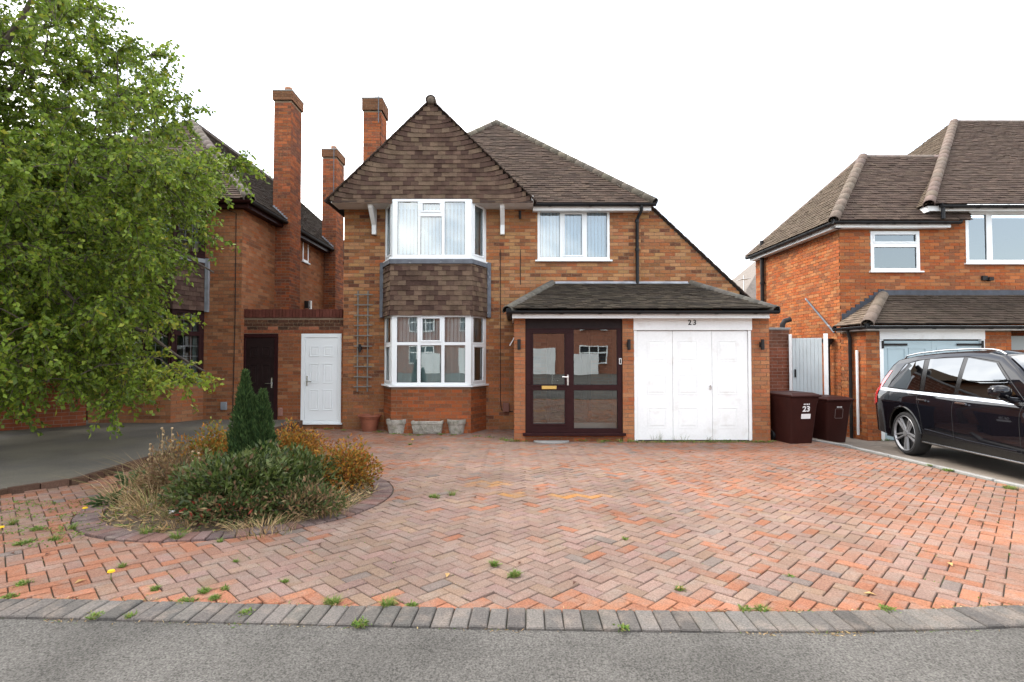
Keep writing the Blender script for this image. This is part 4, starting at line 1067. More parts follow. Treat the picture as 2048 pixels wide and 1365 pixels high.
# chimneys: breasts on the side wall that carry on as tall stacks
for (ya, yb, pxc) in ((12.86, 13.5, 190), (16.2, 16.95, 303)):
    xr = -5.5; xl = xr - 0.42
    zt = at(560 if ya < 14 else 655, pxc + 12, ya).z
    ch, zz = LH.stack(xl, xr, ya, yb, LZ, zt, pal_chim, corb=0.045, nc=3)
    xb = -5.62
    b = MB(); b.lathe([(0.085, 0), (0.08, 0.18), (0.095, 0.18), (0.095, 0.22), (0.07, 0.22)], ((xl + xr) / 2, (ya + yb) / 2, zz), 14); smooth_angle(b.build('chimney_pot', mat('terracotta_pot', (0.42, 0.22, 0.14), 0.8), lr), 40)
    for i in range(7):                                             # stepped lead up the roof on the near side
        x = -5.62 - i * 0.0; t = i / 7
        b = MB(); xx = -5.56 - t * 0.36; b.box(xx - 0.058, xx, ya - 0.02, ya - 0.008, LE + (-5.6 - xx) * SLP - 0.02, LE + (-5.6 - xx) * SLP + 0.12); b.build('lead_step', M('lead_light'), lr)
b = MB(); b.tube([(-5.55, 16.12, 6.6), (-5.55, 16.12, 8.6)], 0.012, 6); b.build('aerial_mast', M('lead'), lr)
# little side window, soil pipe, vent
window(lr, (LX + 0.012, 14.55, at(622, 524, 14.7).z), UY, UX, 0.42, 0.62, [(0.06, 0.36, 0.06, 0.56)], sill=0.04)
P = at(625, 610, 14.8); b = MB(); b.box(LX + 0.007, LX + 0.12, 14.7, 14.82, P.z - 0.1, P.z + 0.1); b.build('boiler_flue', M('iron'), lr)
b = MB(); b.box(LX + 0.007, LX + 0.06, 15.05, 15.12, P.z - 0.12, P.z + 0.14); b.build('vent', M('white_paint'), lr)
P = at(449, 812, LY); b = MB(); b.box(P.x - 0.065, P.x + 0.065, LY - 0.05, LY - 0.007, P.z - 0.085, P.z + 0.085); bevel(b.build('electric_box', M('lead_light'), lr), 0.008)
a = at(473, 420, LY); e = at(466, 825, LY)
b = MB(); b.tube([(a.x - 0.2, LY - 0.012, a.z), (a.x, LY - 0.012, a.z - 0.08), (a.x + 0.01, LY - 0.012, 2.5), (e.x, LY - 0.012, e.z), (e.x - 0.1, LY - 0.012, e.z - 0.05)], 0.009, 6); b.build('cable', M('iron'), lr)
P = at(168, 820, 11.2); pipe(lr, [(P.x, 11.2, LZ), (P.x, 11.2, LE)], 0.06, m='iron')
LH.finish(lroof)
# low garden wall beyond the tree
GW = House('garden_wall', 'low red brick boundary wall under the tree at the far left', (-11, 11, LZ), brick='redbrick', mortar='mortar_red', seen=lambda p: topx(p)[1] > 790); GW.root['category'] = 'wall'
gA, gB = ground(-60, 866, gzl), ground(172, 851, gzl); gA.z = gB.z = LZ - 0.05
U = gB - gA; gl = U.length; U.normalize(); N = V3((U.y, -U.x, 0)); gh_ = 1.02
GW.wall(gA, U, N, gl, gh_, pal=lambda P: jit((0.26, 0.085, 0.048), 0.14))
GW.core.quad(gA - N * 0.22, gB - N * 0.22, gB - N * 0.22 + UZ * gh_, gA - N * 0.22 + UZ * gh_)
b = MB(); b.obox(gA + N * 0.03 + UZ * (gh_ + 0.006), U * gl, -N * 0.28, UZ * 0.06, (0.2, 0.07, 0.045)); b.build('coping', M('redbrick_attr'), GW.root)
GW.finish(n_obj=200)

# ------------------------------------------------------------------ the house on the right
def pal_right(P):
    return jit(random.choice([(0.36, 0.120, 0.045), (0.40, 0.15, 0.06), (0.31, 0.105, 0.048), (0.24, 0.10, 0.055), (0.38, 0.18, 0.085), (0.35, 0.10, 0.038)]), 0.13)
RZ = -0.19
RH = House('house_behind_car', 'orange brick house with grey garage doors behind the parked black car', (10, 11.72, RZ)); rr_ = RH.root
RX, RY = 7.385, 11.72
RE = at(1760, 441, RY - 0.22).z; RT = RE - 0.06
M0 = 9.28                                                           # where the higher main roof begins
RE2 = at(1960, 409, RY - 0.27).z
sw0, sw1, sz0, sz1 = at(1741, 500, RY).x, at(1839, 500, RY).x, at(1790, 543, RY).z, at(1790, 463, RY).z
lw0, lw1, lz0, lz1 = at(1931, 480, RY).x, at(2110, 480, RY).x, at(1990, 527, RY).z, at(1990, 424, RY).z
RH.wall((RX, RY, RZ - 0.1), UX, -UY, 7.6, RE2 - RZ + 0.0, [(sw0 - RX, sw1 - RX, sz0 - RZ + 0.1, sz1 - RZ + 0.1), (lw0 - RX, lw1 - RX, lz0 - RZ + 0.1, lz1 - RZ + 0.1)], pal=pal_right, bound=None)
RH.wall((RX, 15.75, RZ - 0.1), -UY, -UX, 15.75 - RY, RT - RZ + 0.1, pal=pal_right, off=0.08)
c = RH.core; c.quad((15, RY, RZ), (15, 20, RZ), (15, 20, 5), (15, RY, 5)); c.quad((RX, 15.75, RZ), (15, 15.75, RZ), (15, 15.75, RT), (RX, 15.75, RT))
room_box(rr_, sw0 - 0.4, sw1 + 0.4, RY + 0.02, 13.5, 2.4, 4.5); room_box(rr_, lw0 - 0.3, lw1 + 1.2, RY + 0.02, 14.5, 2.4, 4.7)
w_, h_ = sw1 - sw0, sz1 - sz0
window(rr_, (sw0, RY - 0.012, sz0), UX, -UY, w_, h_, [(0.075, w_ - 0.075, 0.07, h_ * 0.60), (0.085, w_ - 0.085, h_ * 0.74, h_ - 0.08, True)], sill=0.06)
w_, h_ = lw1 - lw0, lz1 - lz0
window(rr_, (lw0, RY - 0.012, lz0), UX, -UY, w_, h_, [(0.07, 0.47, 0.08, h_ - 0.07), (0.60, w_ - 0.07, 0.08, h_ - 0.07)], gm='glass_up', sill=0.06)
# roofs: lower hipped wing and taller main hip
m0_ = at(1858, 412, RY - 0.27).x; ak = 2.06; q0 = V3((7.13, RY - 0.22, RE)); qa = V3((7.13 + ak, RY - 0.22 + ak, at(1735, 314, RY - 0.22 + ak).z)); s1 = (qa.z - RE) / ak; qb = V3((7.13, RY - 0.22 + 2 * ak + 0.2, RE))
b = MB(); b.poly([q0, (m0_ + 0.95, q0.y, RE), (m0_ + 2.2, qa.y, qa.z), qa]); b.poly([q0, qa, qb]); b.poly([qb, qa, (m0_ + 2.2, qa.y, qa.z), (m0_ + 2.2, qb.y, RE)])
mk = 4.1; m0 = V3((at(1858, 412, RY - 0.27).x, RY - 0.27, RE2)); ma = at(1918, 244, RY - 0.27 + mk); s2 = (ma.z - RE2) / mk; ma.x = m0.x + mk
mr_ = V3((ma.x + 8.0, RY - 0.27, RE2))
b.poly([m0, mr_, ma + V3((3.9, 0, 0)), ma]); b.poly([m0, ma, (m0.x, ma.y + mk, RE2)])
rroof = b.build('roof', M('felt'), rr_)
a1 = math.atan(s1); L1 = ak / math.cos(a1)
tb = lambda P: jit(random.choice([(0.084, 0.063, 0.053), (0.094, 0.071, 0.059), (0.074, 0.056, 0.048)]), 0.12, 0.02)
RH.tiles(V3((0, q0.y - 0.03, RE)), UX, (0, math.cos(a1), math.sin(a1)), [(q0.x, 0), (m0.x + 0.95, 0), (m0.x + 2.2, L1), (qa.x, L1)], col=tb)
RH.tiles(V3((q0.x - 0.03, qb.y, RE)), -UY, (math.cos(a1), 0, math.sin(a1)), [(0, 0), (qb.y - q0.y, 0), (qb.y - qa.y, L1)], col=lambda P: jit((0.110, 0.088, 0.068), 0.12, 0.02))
a2 = math.atan(s2); L2 = mk / math.cos(a2)
RH.tiles(V3((0, m0.y - 0.03, RE2)), UX, (0, math.cos(a2), math.sin(a2)), [(m0.x, 0), (16, 0), (16, L2), (ma.x, L2)], col=tb)
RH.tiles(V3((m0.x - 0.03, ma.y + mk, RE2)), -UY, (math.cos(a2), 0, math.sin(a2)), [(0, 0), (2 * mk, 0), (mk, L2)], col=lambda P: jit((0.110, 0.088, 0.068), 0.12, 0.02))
hb = (0.135, 0.102, 0.082)
hip_line(rroof, q0 + V3((-0.03, -0.03, 0.02)), qa + UZ * 0.02, r=0.115, base=hb, var=0.1); hip_line(rroof, m0 + V3((-0.03, -0.03, 0.02)), ma + UZ * 0.02, r=0.115, base=hb, var=0.1)
hip_line(rroof, qb, qa, r=0.10, base=hb, var=0.1); hip_line(rroof, qa + UZ * 0.0, V3((m0.x + 2.1, qa.y, qa.z)), r=0.085, base=(0.14, 0.11, 0.095)); hip_line(rroof, ma, ma + V3((3.9, 0, 0)), r=0.085, base=(0.14, 0.115, 0.10))
b = MB(); zf = RE - 0.02
b.box(7.2, m0.x + 0.55, RY - 0.18, RY - 0.15, zf - 0.13, zf); b.box(7.2, m0.x + 0.55, RY - 0.149, RY - 0.007, zf - 0.125, zf - 0.105); b.box(7.2, 7.23, RY - 0.149, qb.y - 0.05, zf - 0.13, zf); b.box(7.231, RX - 0.007, RY - 0.149, qb.y - 0.05, zf - 0.125, zf - 0.105)
b.box(m0.x + 0.05, 16, RY - 0.21, RY - 0.18, RE2 - 0.13, RE2 - 0.02); b.box(m0.x + 0.05, 16, RY - 0.179, RY - 0.007, RE2 - 0.12, RE2 - 0.10); b.box(m0.x + 0.02, m0.x + 0.05, RY - 0.21, RY + 1.5, RE2 - 0.15, RE2 - 0.02)
b.build('fascia', M('white_paint'), rr_)
gutter(rr_, (7.1, RY - 0.24, RE - 0.03), (m0.x + 0.72, RY - 0.24, RE - 0.03), brk=0.6); gutter(rr_, (7.14, RY - 0.22, RE - 0.03), (7.14, qb.y, RE - 0.03), brk=0.8); gutter(rr_, (m0.x + 0.25, RY - 0.29, RE2 - 0.03), (16, RY - 0.29, RE2 - 0.03), brk=0.6)
pipe(rr_, [(m0.x + 0.30, RY - 0.28, RE2 - 0.06), (m0.x + 0.30, RY - 0.28, RE + 0.02)], 0.04)
pipe(rr_, [(RX - 0.08, 15.2, RZ), (RX - 0.08, 15.2, RE + 0.35)], 0.055, name='soil_pipe', m='iron', collars=[(RX - 0.08, 15.2, 3.7)])
# lean-to garage
GYR = 10.9
h0, h1, h2, h3 = 7.385, at(1760, 760, GYR).x, at(1971, 760, GYR).x, at(2024, 760, GYR).x
gt = at(1850, 660, GYR).z
RH.wall((h0, GYR, RZ - 0.05), UX, -UY, h1 - h0, gt - RZ + 0.05, pal=pal_right); RH.wall((h2, GYR, RZ - 0.05), UX, -UY, h3 - h2, gt - RZ + 0.05, pal=pal_right); RH.wall((h0, RY, RZ - 0.05), -UY, -UX, RY - GYR, gt - RZ + 0.05, pal=pal_right, off=0.1)
c.quad((h3, GYR, RZ), (h3, RY, RZ), (h3, RY, gt), (h3, GYR, gt))
zh = at(1850, 679, GYR).z
b = MB(); b.box(h1 + 0.003, h2 - 0.003, GYR - 0.02, GYR + 0.06, zh, gt - 0.003); b.box(h1 + 0.003, h1 + 0.08, GYR - 0.01, GYR + 0.06, RZ, zh - 0.002); b.box(h2 - 0.08, h2 - 0.003, GYR - 0.01, GYR + 0.06, RZ, zh - 0.002); b.build('garage_header', M('white_paint'), rr_)
MB_['grey_blue'] = mat('grey_blue', (0.36, 0.46, 0.50), 0.5, n1=(3, 0.05))
hm_ = (h1 + h2) / 2
for a_, e_ in ((h1 + 0.083, hm_ - 0.003), (hm_ + 0.003, h2 - 0.083)):
    b = MB(); b.box(a_, e_, GYR + 0.02, GYR + 0.06, RZ + 0.02, zh - 0.03); gdo = b.build('garage_leaf', M('grey_blue'), rr_)
    wl = (e_ - a_)
    for i in range(2):
        for z0_, z1_ in ((1.25, 2.0), (0.25, 1.1)):
            xa = a_ + wl * (0.10 + 0.43 * i); xb = xa + wl * 0.36; za, zb = RZ + z0_, RZ + z1_ - 0.06; b = MB(); t = 0.022
            for q in ((xa, xb, za, za + t), (xa, xb, zb - t, zb), (xa, xa + t, za + t, zb - t), (xb - t, xb, za + t, zb - t)): b.box(q[0], q[1], GYR + 0.008, GYR + 0.0195, q[2], q[3])
            b.build('panel', M('grey_blue'), gdo)
for sx in (-1, 1):
    x = h1 + 0.06 if sx < 0 else h2 - 0.06; z = zh - 0.11
    b = MB(); b.box(min(x, x - sx * 0.52), max(x, x - sx * 0.52), GYR - 0.012, GYR + 0.006, z - 0.022, z + 0.022); b.box(x - 0.02, x + 0.02, GYR - 0.03, GYR - 0.0125, z - 0.08, z + 0.08); b.build('strap_hinge', M('iron'), rr_)
b = MB(); b.box(h3 + 0.02, 12.2, GYR + 0.3, GYR + 0.36, RZ, gt - 0.12); b.build('porch_panel', mat('porch_grey', (0.30, 0.33, 0.33), 0.5), rr_)
# lean-to roof
ly0 = 10.64; lze = at(1850, 649, ly0).z; lzt = at(1850, 592, RY - 0.05).z; lrun = RY - ly0; lx0 = 7.24; lhx = at(1762, 585, RY).x
b = MB(); b.poly([(lx0, ly0, lze), (13, ly0, lze), (13, RY - 0.008, lzt), (lhx, RY - 0.008, lzt)]); b.poly([(lx0, ly0, lze), (lhx, RY - 0.008, lzt), (lx0, RY - 0.008, lze)])
lro = b.build('garage_roof', M('felt'), rr_)
al = math.atan((lzt - lze) / lrun); Ll = lrun / math.cos(al)
RH.tiles(V3((0, ly0 - 0.03, lze + 0.01)), UX, (0, math.cos(al), math.sin(al)), [(lx0, 0), (13, 0), (13, Ll), (lhx, Ll)], col=lambda P: jit((0.066, 0.053, 0.044), 0.15, 0.02))
al2 = math.atan((lzt - lze) / (lhx - lx0)); Ll2 = (lhx - lx0) / math.cos(al2)
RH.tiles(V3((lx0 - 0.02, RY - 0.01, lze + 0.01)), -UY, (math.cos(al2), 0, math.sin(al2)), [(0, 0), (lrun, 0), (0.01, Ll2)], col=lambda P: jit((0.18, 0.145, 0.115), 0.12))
hip_line(lro, V3((lx0 - 0.02, ly0 - 0.03, lze + 0.03)), V3((lhx, RY - 0.04, lzt + 0.03)), r=0.12, seg=0.45, base=hb, var=0.06)
b = MB(); b.box(lhx + 0.0, 13, RY - 0.045, RY - 0.008, lzt - 0.02, lzt + 0.13); b.build('lead_flashing', M('lead_dark'), rr_)
n_ = 9
for i in range(n_):
    t = i / n_; x = lerp(lx0 + 0.16, lhx + 0.03, t); z = lze + (x - lx0) / (lhx - lx0) * (lzt - lze); b = MB(); b.box(x, x + 0.125, RY - 0.03 - 0.001 * (i % 2), RY - 0.008, z - 0.06, z + 0.20); b.build('lead_step', M('lead_dark'), rr_)
b = MB(); b.box(lx0 + 0.06, 13, ly0 + 0.06, ly0 + 0.085, lze - 0.12, lze - 0.02); b.box(lx0 + 0.06, 13, ly0 + 0.086, GYR - 0.022, lze - 0.115, lze - 0.10); b.box(lx0 + 0.035, lx0 + 0.059, ly0 + 0.06, RY - 0.01, lze - 0.12, lze - 0.02); b.build('fascia', M('white_paint'), rr_)
gutter(rr_, (lx0 - 0.03, ly0 - 0.01, lze - 0.035), (13, ly0 - 0.01, lze - 0.035), brk=0.6); gutter(rr_, (lx0, ly0 - 0.01, lze - 0.035), (lx0, RY, lze - 0.035), brk=0.6)
P = at(1972, 558, RY); b = MB(); b.box(P.x - 0.12, P.x - 0.01, RY - 0.06, RY - 0.007, P.z - 0.04, P.z + 0.06); b.box(P.x, P.x + 0.10, RY - 0.09, RY - 0.007, P.z - 0.05, P.z + 0.03); b.build('security_light', M('iron'), rr_)
# pipes at the corner
xs_ = RX - 0.07
P0, P1 = at(1607, 598, 13.3), at(1664, 660, 11.9)
pipe(rr_, [(RX - 0.06, 13.0, at(1607, 598, 13.0).z), (xs_, 11.85, lze - 0.12)], 0.022, name='waste_pipe', m='lead')
b = MB(); hz = at(1668, 682, 11.95).z; b.lathe([(0.05, hz - 0.16), (0.06, hz - 0.1), (0.13, hz), (0.13, hz + 0.05), (0.11, hz + 0.05), (0.04, hz - 0.08)], (RX - 0.14, 12.0, 0), 14); smooth_angle(b.build('hopper', M('iron'), rr_), 40)
pipe(rr_, [(RX - 0.14, 12.0, hz - 0.15), (RX - 0.14, 12.0, RZ)], 0.05, m='iron')
pipe(rr_, [(lx0 + 0.0, RY - 0.45, lze - 0.08), (RX - 0.06, RY - 0.40, lze - 0.26), (RX - 0.06, RY - 0.40, RZ)], 0.036, m='iron'); pipe(rr_, [(RX - 0.045, 11.12, RZ + 0.1), (RX - 0.045, 11.12, at(1700, 701, 11.12).z)], 0.026, name='waste_pipe', m='white_paint')
P = at(1572, 650, 12.4); pipe(rr_, [(RX - 0.03, 15.5, P.z)] + [(RX - 0.10, 15.5, P.z)], 0.05, name='flue_stub', m='iron')
RH.finish(rroof)
# boundary pier and the grey gate
BP = House('boundary_pier', 'short dark brick wall between the white garage and the grey gate', (5.8, 11.5, 0), brick='redbrick', mortar='mortar_red'); BP.root['category'] = 'wall'
b0, b1 = XR + 0.01, at(1579, 720, 11.5).x; bt = at(1560, 660, 11.5).z
BP.wall((b0, 11.5, -0.1), UX, -UY, b1 - b0, bt + 0.1, pal=lambda P: jit((0.175, 0.068, 0.048) if P.z < bt - 0.45 else (0.115, 0.058, 0.045), 0.16))
BP.core.quad((b0, 11.72, 0), (b1, 11.72, 0), (b1, 11.72, bt), (b0, 11.72, bt)); BP.core.quad((b1, 11.5, -0.1), (b1, 11.72, -0.1), (b1, 11.72, bt), (b1, 11.5, bt))
b = MB(); b.box(b0, b1 + 0.02, 11.47, 11.74, bt + 0.004, bt + 0.05); b.build('coping', M('concrete'), BP.root)
BP.finish(n_obj=150)
b = MB(); P = at(1565, 660, 11.6); b.tube([(P.x, 11.6, bt + 0.03), (P.x, 11.6, bt + 0.12), (P.x + 0.05, 11.6, bt + 0.20), (P.x + 0.18, 11.6, bt + 0.24)], 0.055, 12)
tag(smooth_angle(b.build('vent_elbow', M('iron')), 50), 'bent dark metal vent pipe on top of the dark brick wall', 'pipe')
ga, gb = at(1578, 700, 11.45), at(1656, 700, 11.05); gzt = at(1615, 674, 11.25).z
gt_ = thing('side_gate', 'pale grey boarded gate with white posts behind the bins', 'gate', (ga.x, ga.y, RZ))
U = V3((gb.x - ga.x, gb.y - ga.y, 0)); gl = U.length; U.normalize(); N = V3((U.y, -U.x, 0)); base = V3((ga.x, ga.y, RZ + 0.02))
for u0, wd in ((0, 0.055), (gl - 0.08, 0.08)):
    b = MB(); b.obox(base + U * u0 + N * 0.03, U * wd, -N * 0.08, UZ * (gzt - RZ + 0.04)); bevel(b.build('post', M('white_paint'), gt_), 0.004)
nb = 8; bw = (gl - 0.17) / nb
MB_['gate_grey'] = mat('gate_grey', (0.46, 0.52, 0.54), 0.55, n1=(3, 0.06))
for i in range(nb):
    b = MB(); b.obox(base + U * (0.058 + i * bw + 0.003), U * (bw - 0.002), -N * 0.03, UZ * (gzt - RZ - 0.05)); bevel(b.build('board', M('gate_grey'), gt_), 0.004)
b = MB(); b.obox(base + U * 0.10 + N * 0.02 + UZ * (at(1587, 752, 11.4).z - RZ - 0.05), U * 0.035, -N * 0.018, UZ * 0.17); b.build('latch', M('black_plastic'), gt_)
# far roof between the two houses
fy = 24.0
fh = thing('far_house', 'grey tiled roof of a distant house between the two brick houses', 'house', (13, fy, 0))
a, e = at(1478, 600, fy), at(1530, 545, fy)
b = MB(); b.box(a.x + 0.4, 18, fy, fy + 6, 0, a.z); b.build('wall', M('mortar'), fh)
b = MB(); b.add([(a.x, fy - 0.2, a.z), (20, fy - 0.2, a.z), (20, fy + 3, a.z + 3), (a.x + 3, fy + 3, a.z + 3), (a.x, fy + 6, a.z)], [(0, 1, 2, 3), (0, 3, 4)])
b.build('roof', mat('far_tiles', (0.14, 0.12, 0.105), 0.9, n1=(12, 0.2)), fh)
b = MB(); P = at(1488, 590, fy + 0.5); b.tube([(P.x, fy + 0.5, a.z), (P.x, fy + 0.5, P.z + 0.9)], 0.02, 6)
for q in range(5): b.tube([(P.x - 0.25, fy + 0.5 + 0.1 * q - 0.2, P.z + 0.7), (P.x + 0.25, fy + 0.5 + 0.1 * q - 0.2, P.z + 0.75)], 0.012, 5)
b.build('aerial', M('chrome'), fh)

# ------------------------------------------------------------------ across the road, mirrored in the windows
OH = thing('opposite_house', 'brick house with white garage door across the road, seen only in the glass', 'house', (1, -19, 0))
OB = mat('opposite_brick', (0.26, 0.11, 0.07), 0.9, n1=(8, 0.2)); OR_ = mat('opposite_tiles', (0.10, 0.08, 0.07), 0.9, n1=(5, 0.2))
for cxo, mir in ((4.2, -1), (-5.2, 1), (13.6, -1), (-14.6, 1)):
    b = MB(); b.box(cxo - 3.8, cxo + 3.8, -27, -19, 0, 5.0); b.build('wall', OB, OH)
    b = MB(); b.add([(cxo - 4.1, -18.7, 4.95), (cxo + 4.1, -18.7, 4.95), (cxo + 4.1, -27.3, 4.95), (cxo - 4.1, -27.3, 4.95), (cxo, -22.5, 8.3), (cxo, -23.5, 8.3)], [(0, 4, 1), (1, 4, 5, 2), (2, 5, 3), (3, 5, 4, 0)]); b.build('roof', OR_, OH)
    b = MB(); gxo = cxo + mir * 2.2; b.box(gxo - 1.15, gxo + 1.15, -18.99, -18.93, 0.0, 2.1); b.build('garage_door', M('white_paint'), OH)
    b = MB(); b.box(gxo - mir * 3.4 - 0.9, gxo - mir * 3.4 + 0.9, -18.9, -18.7, 0.0, 1.7); b.build('render_wall', M('white_paint'), OH)
    for (wx_, wz_, ww_, wh_) in ((-mir * 1.8, 0.9, 2.0, 1.4), (-mir * 1.8, 3.4, 2.0, 1.2), (mir * 1.9, 3.4, 1.5, 1.2)):
        b = MB(); O_ = V3((cxo + wx_ + ww_ / 2, -18.98, wz_)); frame_cells(b, O_, -UX, UY, ww_, wh_, [(0.08 + i * (ww_ - 0.06) / 3, 0.02 + (i + 1) * (ww_ - 0.06) / 3, v0, v1) for i in range(3) for v0, v1 in ((0.08, wh_ * 0.6), (wh_ * 0.66, wh_ - 0.08))], -0.08)
        wn = b.build('window', M('white_paint'), OH); b = MB(); b.quad(O_, O_ - UX * ww_, O_ - UX * ww_ + UZ * wh_, O_ + UZ * wh_); b.build('pane', mat('opp_glass', (0.03, 0.035, 0.04), 0.05), wn)
# ------------------------------------------------------------------ wheelie bins
MB_['bin_brown'] = mat('bin_brown', (0.034, 0.010, 0.008), 0.5, n1=(5, 0.12), n2=(60, 0.08), spec=0.15); MB_['bin_blue'] = mat('bin_blue', (0.012, 0.016, 0.026), 0.5, n1=(5, 0.12))
MB_['sticker'] = mat('sticker', (0.75, 0.75, 0.75), 0.5)
def wheelie_bin(label, loc, rz, m, number=None, sticker=False, outline=False):
    t = thing('wheelie_bin', label, 'bin', loc, 'wheelie bins beside the garage', rz)
    def part(b, name, mm, par=None): return link(name, b.mesh(name), mm, par or t, local=True)
    # local frame: front towards -y, width x
    bw, bd, tw, td, hb = 0.225, 0.25, 0.285, 0.345, 0.94; t.scale = (1, 1, 0.89)
    b = MB()
    prof = [(0.0, bw, bd, 0.0), (0.30, lerp(bw, tw, .32), lerp(bd, td, .32), 0.0), (0.80, lerp(bw, tw, .85), lerp(bd, td, .85), 0.0), (0.86, tw, td, 0.0), (0.94, tw + 0.012, td + 0.012, 0.0)]
    vs = []
    for z, w_, d, o in prof:
        r_ = 0.045
        for sx, sy in ((-1, -1), (1, -1), (1, 1), (-1, 1)):
            cs = [(sx * (w_ - r_) + r_ * math.cos(a), sy * (d - r_) + r_ * math.sin(a)) for a in [math.atan2(sy, sx) + q for q in (-0.785, -0.26, 0.26, 0.785)]]
            vs += [(x, y, z) for x, y in cs]
    n = 16; fs = [(i * n + j, i * n + (j + 1) % n, (i + 1) * n + (j + 1) % n, (i + 1) * n + j) for i in range(len(prof) - 1) for j in range(n)] + [tuple(range(n))[::-1], tuple(range((len(prof) - 1) * n, len(prof) * n))]
    smooth_angle(part(b.add(vs, fs), 'body', m), 35)
    b = MB(); w_, d = tw + 0.022, td + 0.022
    vs = [(sx * w_, sy * d - (0.02 if sy < 0 else 0), z) for z in (0.945, 0.985) for sx, sy in ((-1, -1), (1, -1), (1, 1), (-1, 1))] + [(sx * (w_ - 0.08), sy * (d - 0.09), 1.025) for sx, sy in ((-1, -1), (1, -1), (1, 1), (-1, 1))]
    fs = [(0, 3, 2, 1), (8, 9, 10, 11)] + [(i * 4 + j, i * 4 + (j + 1) % 4, i * 4 + 4 + (j + 1) % 4, i * 4 + 4 + j) for i in range(2) for j in range(4)]
    bevel(part(b.add(vs, fs), 'lid', m), 0.012, 2)
    b = MB(); b.tube([(-tw * 0.8, td + 0.06, 0.96), (tw * 0.8, td + 0.06, 0.96)], 0.014, 8); b.tube([(-tw * 0.8, td + 0.06, 0.96), (-tw * 0.8, td, 0.93)], 0.014, 8); b.tube([(tw * 0.8, td + 0.06, 0.96), (tw * 0.8, td, 0.93)], 0.014, 8); part(b, 'handle', m)
    for sx in (-1, 1):
        b = MB(); b.lathe([(0.02, -0.025), (0.09, -0.025), (0.10, -0.012), (0.10, 0.012), (0.09, 0.025), (0.02, 0.025)], (0, 0, 0), 18); wl = part(b, 'wheel', M('black_plastic'))
        wl.matrix_basis = Matrix.Translation((sx * (bw + 0.02), bd - 0.01, 0.10)) @ Matrix.Rotation(math.pi / 2, 4, 'Y')
    fy = lambda z: -(lerp(bd, td, z / 0.86)) - 0.003
    def front(x, z): 
        sl_ = math.atan((td - bd) / 0.86); return Matrix.Translation((x, fy(z), z)) @ Matrix.Rotation(math.pi / 2 + sl_, 4, 'X')
    def flat(name, x, z, w2, h2, mm):
        b = MB(); b.quad((-w2, -h2, 0), (w2, -h2, 0), (w2, h2, 0), (-w2, h2, 0)); o = part(b, name, mm); o.matrix_basis = front(x, z); return o
    if number:
        o = text_mesh('bin_number', number, 0.155, M('sticker'), None, Matrix.Identity(4), bold=0.004); o.parent = t; o.matrix_basis = front(0.03, 0.70)
        for k_, sx_ in enumerate((-0.05, -0.017, 0.017, 0.05)):
            flat('lettering', 0.03 + sx_, 0.80, 0.011, 0.014, M('sticker'))
        flat('sticker', 0.03, 0.555, 0.095, 0.05, M('sticker'))
    if outline:
        g = mat('bin_print', (0.25, 0.2, 0.19), 0.6)
        for x, z, w2, h2 in ((-0.085, 0.66, 0.003, 0.10), (0.085, 0.66, 0.003, 0.10), (0, 0.765, 0.08, 0.003), (0, 0.555, 0.08, 0.003)): flat('printed_line', x, z, w2, h2, g)
        for sx_ in (-0.045, -0.015, 0.015, 0.045): flat('lettering', sx_, 0.805, 0.010, 0.013, M('sticker'))
    return t
P = ground(1577, 888)
wheelie_bin('brown wheelie bin numbered 23 in white beside the garage', (P.x + 0.21, P.y + 0.27, gz(0, P.y) + 0.0), R(11), M('bin_brown'), '23')
P = at(1657, 877, 10.45); P.z = gzr(6.5, 10.6); wheelie_bin('brown wheelie bin with an empty printed square, in front of the gate', (P.x + 0.14, P.y + 0.28, P.z), R(9), M('bin_brown'), outline=True)
P = ground(1617, 872); wheelie_bin('dark blue wheelie bin squeezed behind and between the two brown bins', (P.x + 0.02, P.y + 0.62, -0.12), R(8), M('bin_blue'))

# ------------------------------------------------------------------ pots, trough and trellis by the bay
MB_['terracotta'] = mat('terracotta', (0.23, 0.075, 0.04), 0.7, n1=(6, 0.15), n2=(50, 0.1)); MB_['stone'] = mat('stone', (0.34, 0.32, 0.28), 0.95, n1=(10, 0.2), n2=(60, 0.25), bump=(45, 0.9), mix=((0.14, 0.14, 0.09), 9, 0.5, 0.68, 0.6))
P = ground(739, 862); b = MB()
rt = 0.245; hh = at(739, 830, P.y).z - 0.0
b.lathe([(0.0, 0.0), (0.15, 0.0), (0.20, hh * 0.78), (0.222, hh * 0.80), (0.232, hh * 0.90), (0.25, hh * 0.92), (0.25, hh), (0.22, hh), (0.21, hh * 0.86), (0, hh * 0.84)], (P.x, P.y, 0), 28)
pt = tag(smooth_angle(b.build('terracotta_pot', M('terracotta')), 40), 'terracotta plant pot standing empty at the foot of the wall', 'plant pot')
def stone_pot(px0, px1, label):
    P = ground((px0 + px1) / 2, 868.5); w_ = (px1 - px0) / 2 / F * P.y; hh = at(px0, 840, P.y).z; n = 12
    P.y += w_ * 0.6; b = MB()
    prof = [(0.74, 0.0), (0.76, 0.02), (0.88, hh * 0.62), (0.96, hh * 0.66), (1.0, hh * 0.80), (1.0, hh), (0.86, hh), (0.82, hh * 0.8), (0, hh * 0.78)]
    vs = []
    for r_, z in prof:
        for j in range(n * 2):
            a = math.pi * j / n; k = (1.0 + 0.02 * (j % 2)) * r_ * w_; vs.append((P.x + k * math.cos(a), P.y + k * math.sin(a) * 0.8, z))
    m2 = n * 2
    fs = [(i * m2 + j, i * m2 + (j + 1) % m2, (i + 1) * m2 + (j + 1) % m2, (i + 1) * m2 + j) for i in range(len(prof) - 1) for j in range(m2)]
    return tag(b.add(vs, fs).build('stone_planter', M('stone')), label, 'planter', 'stone planters under the bay window')
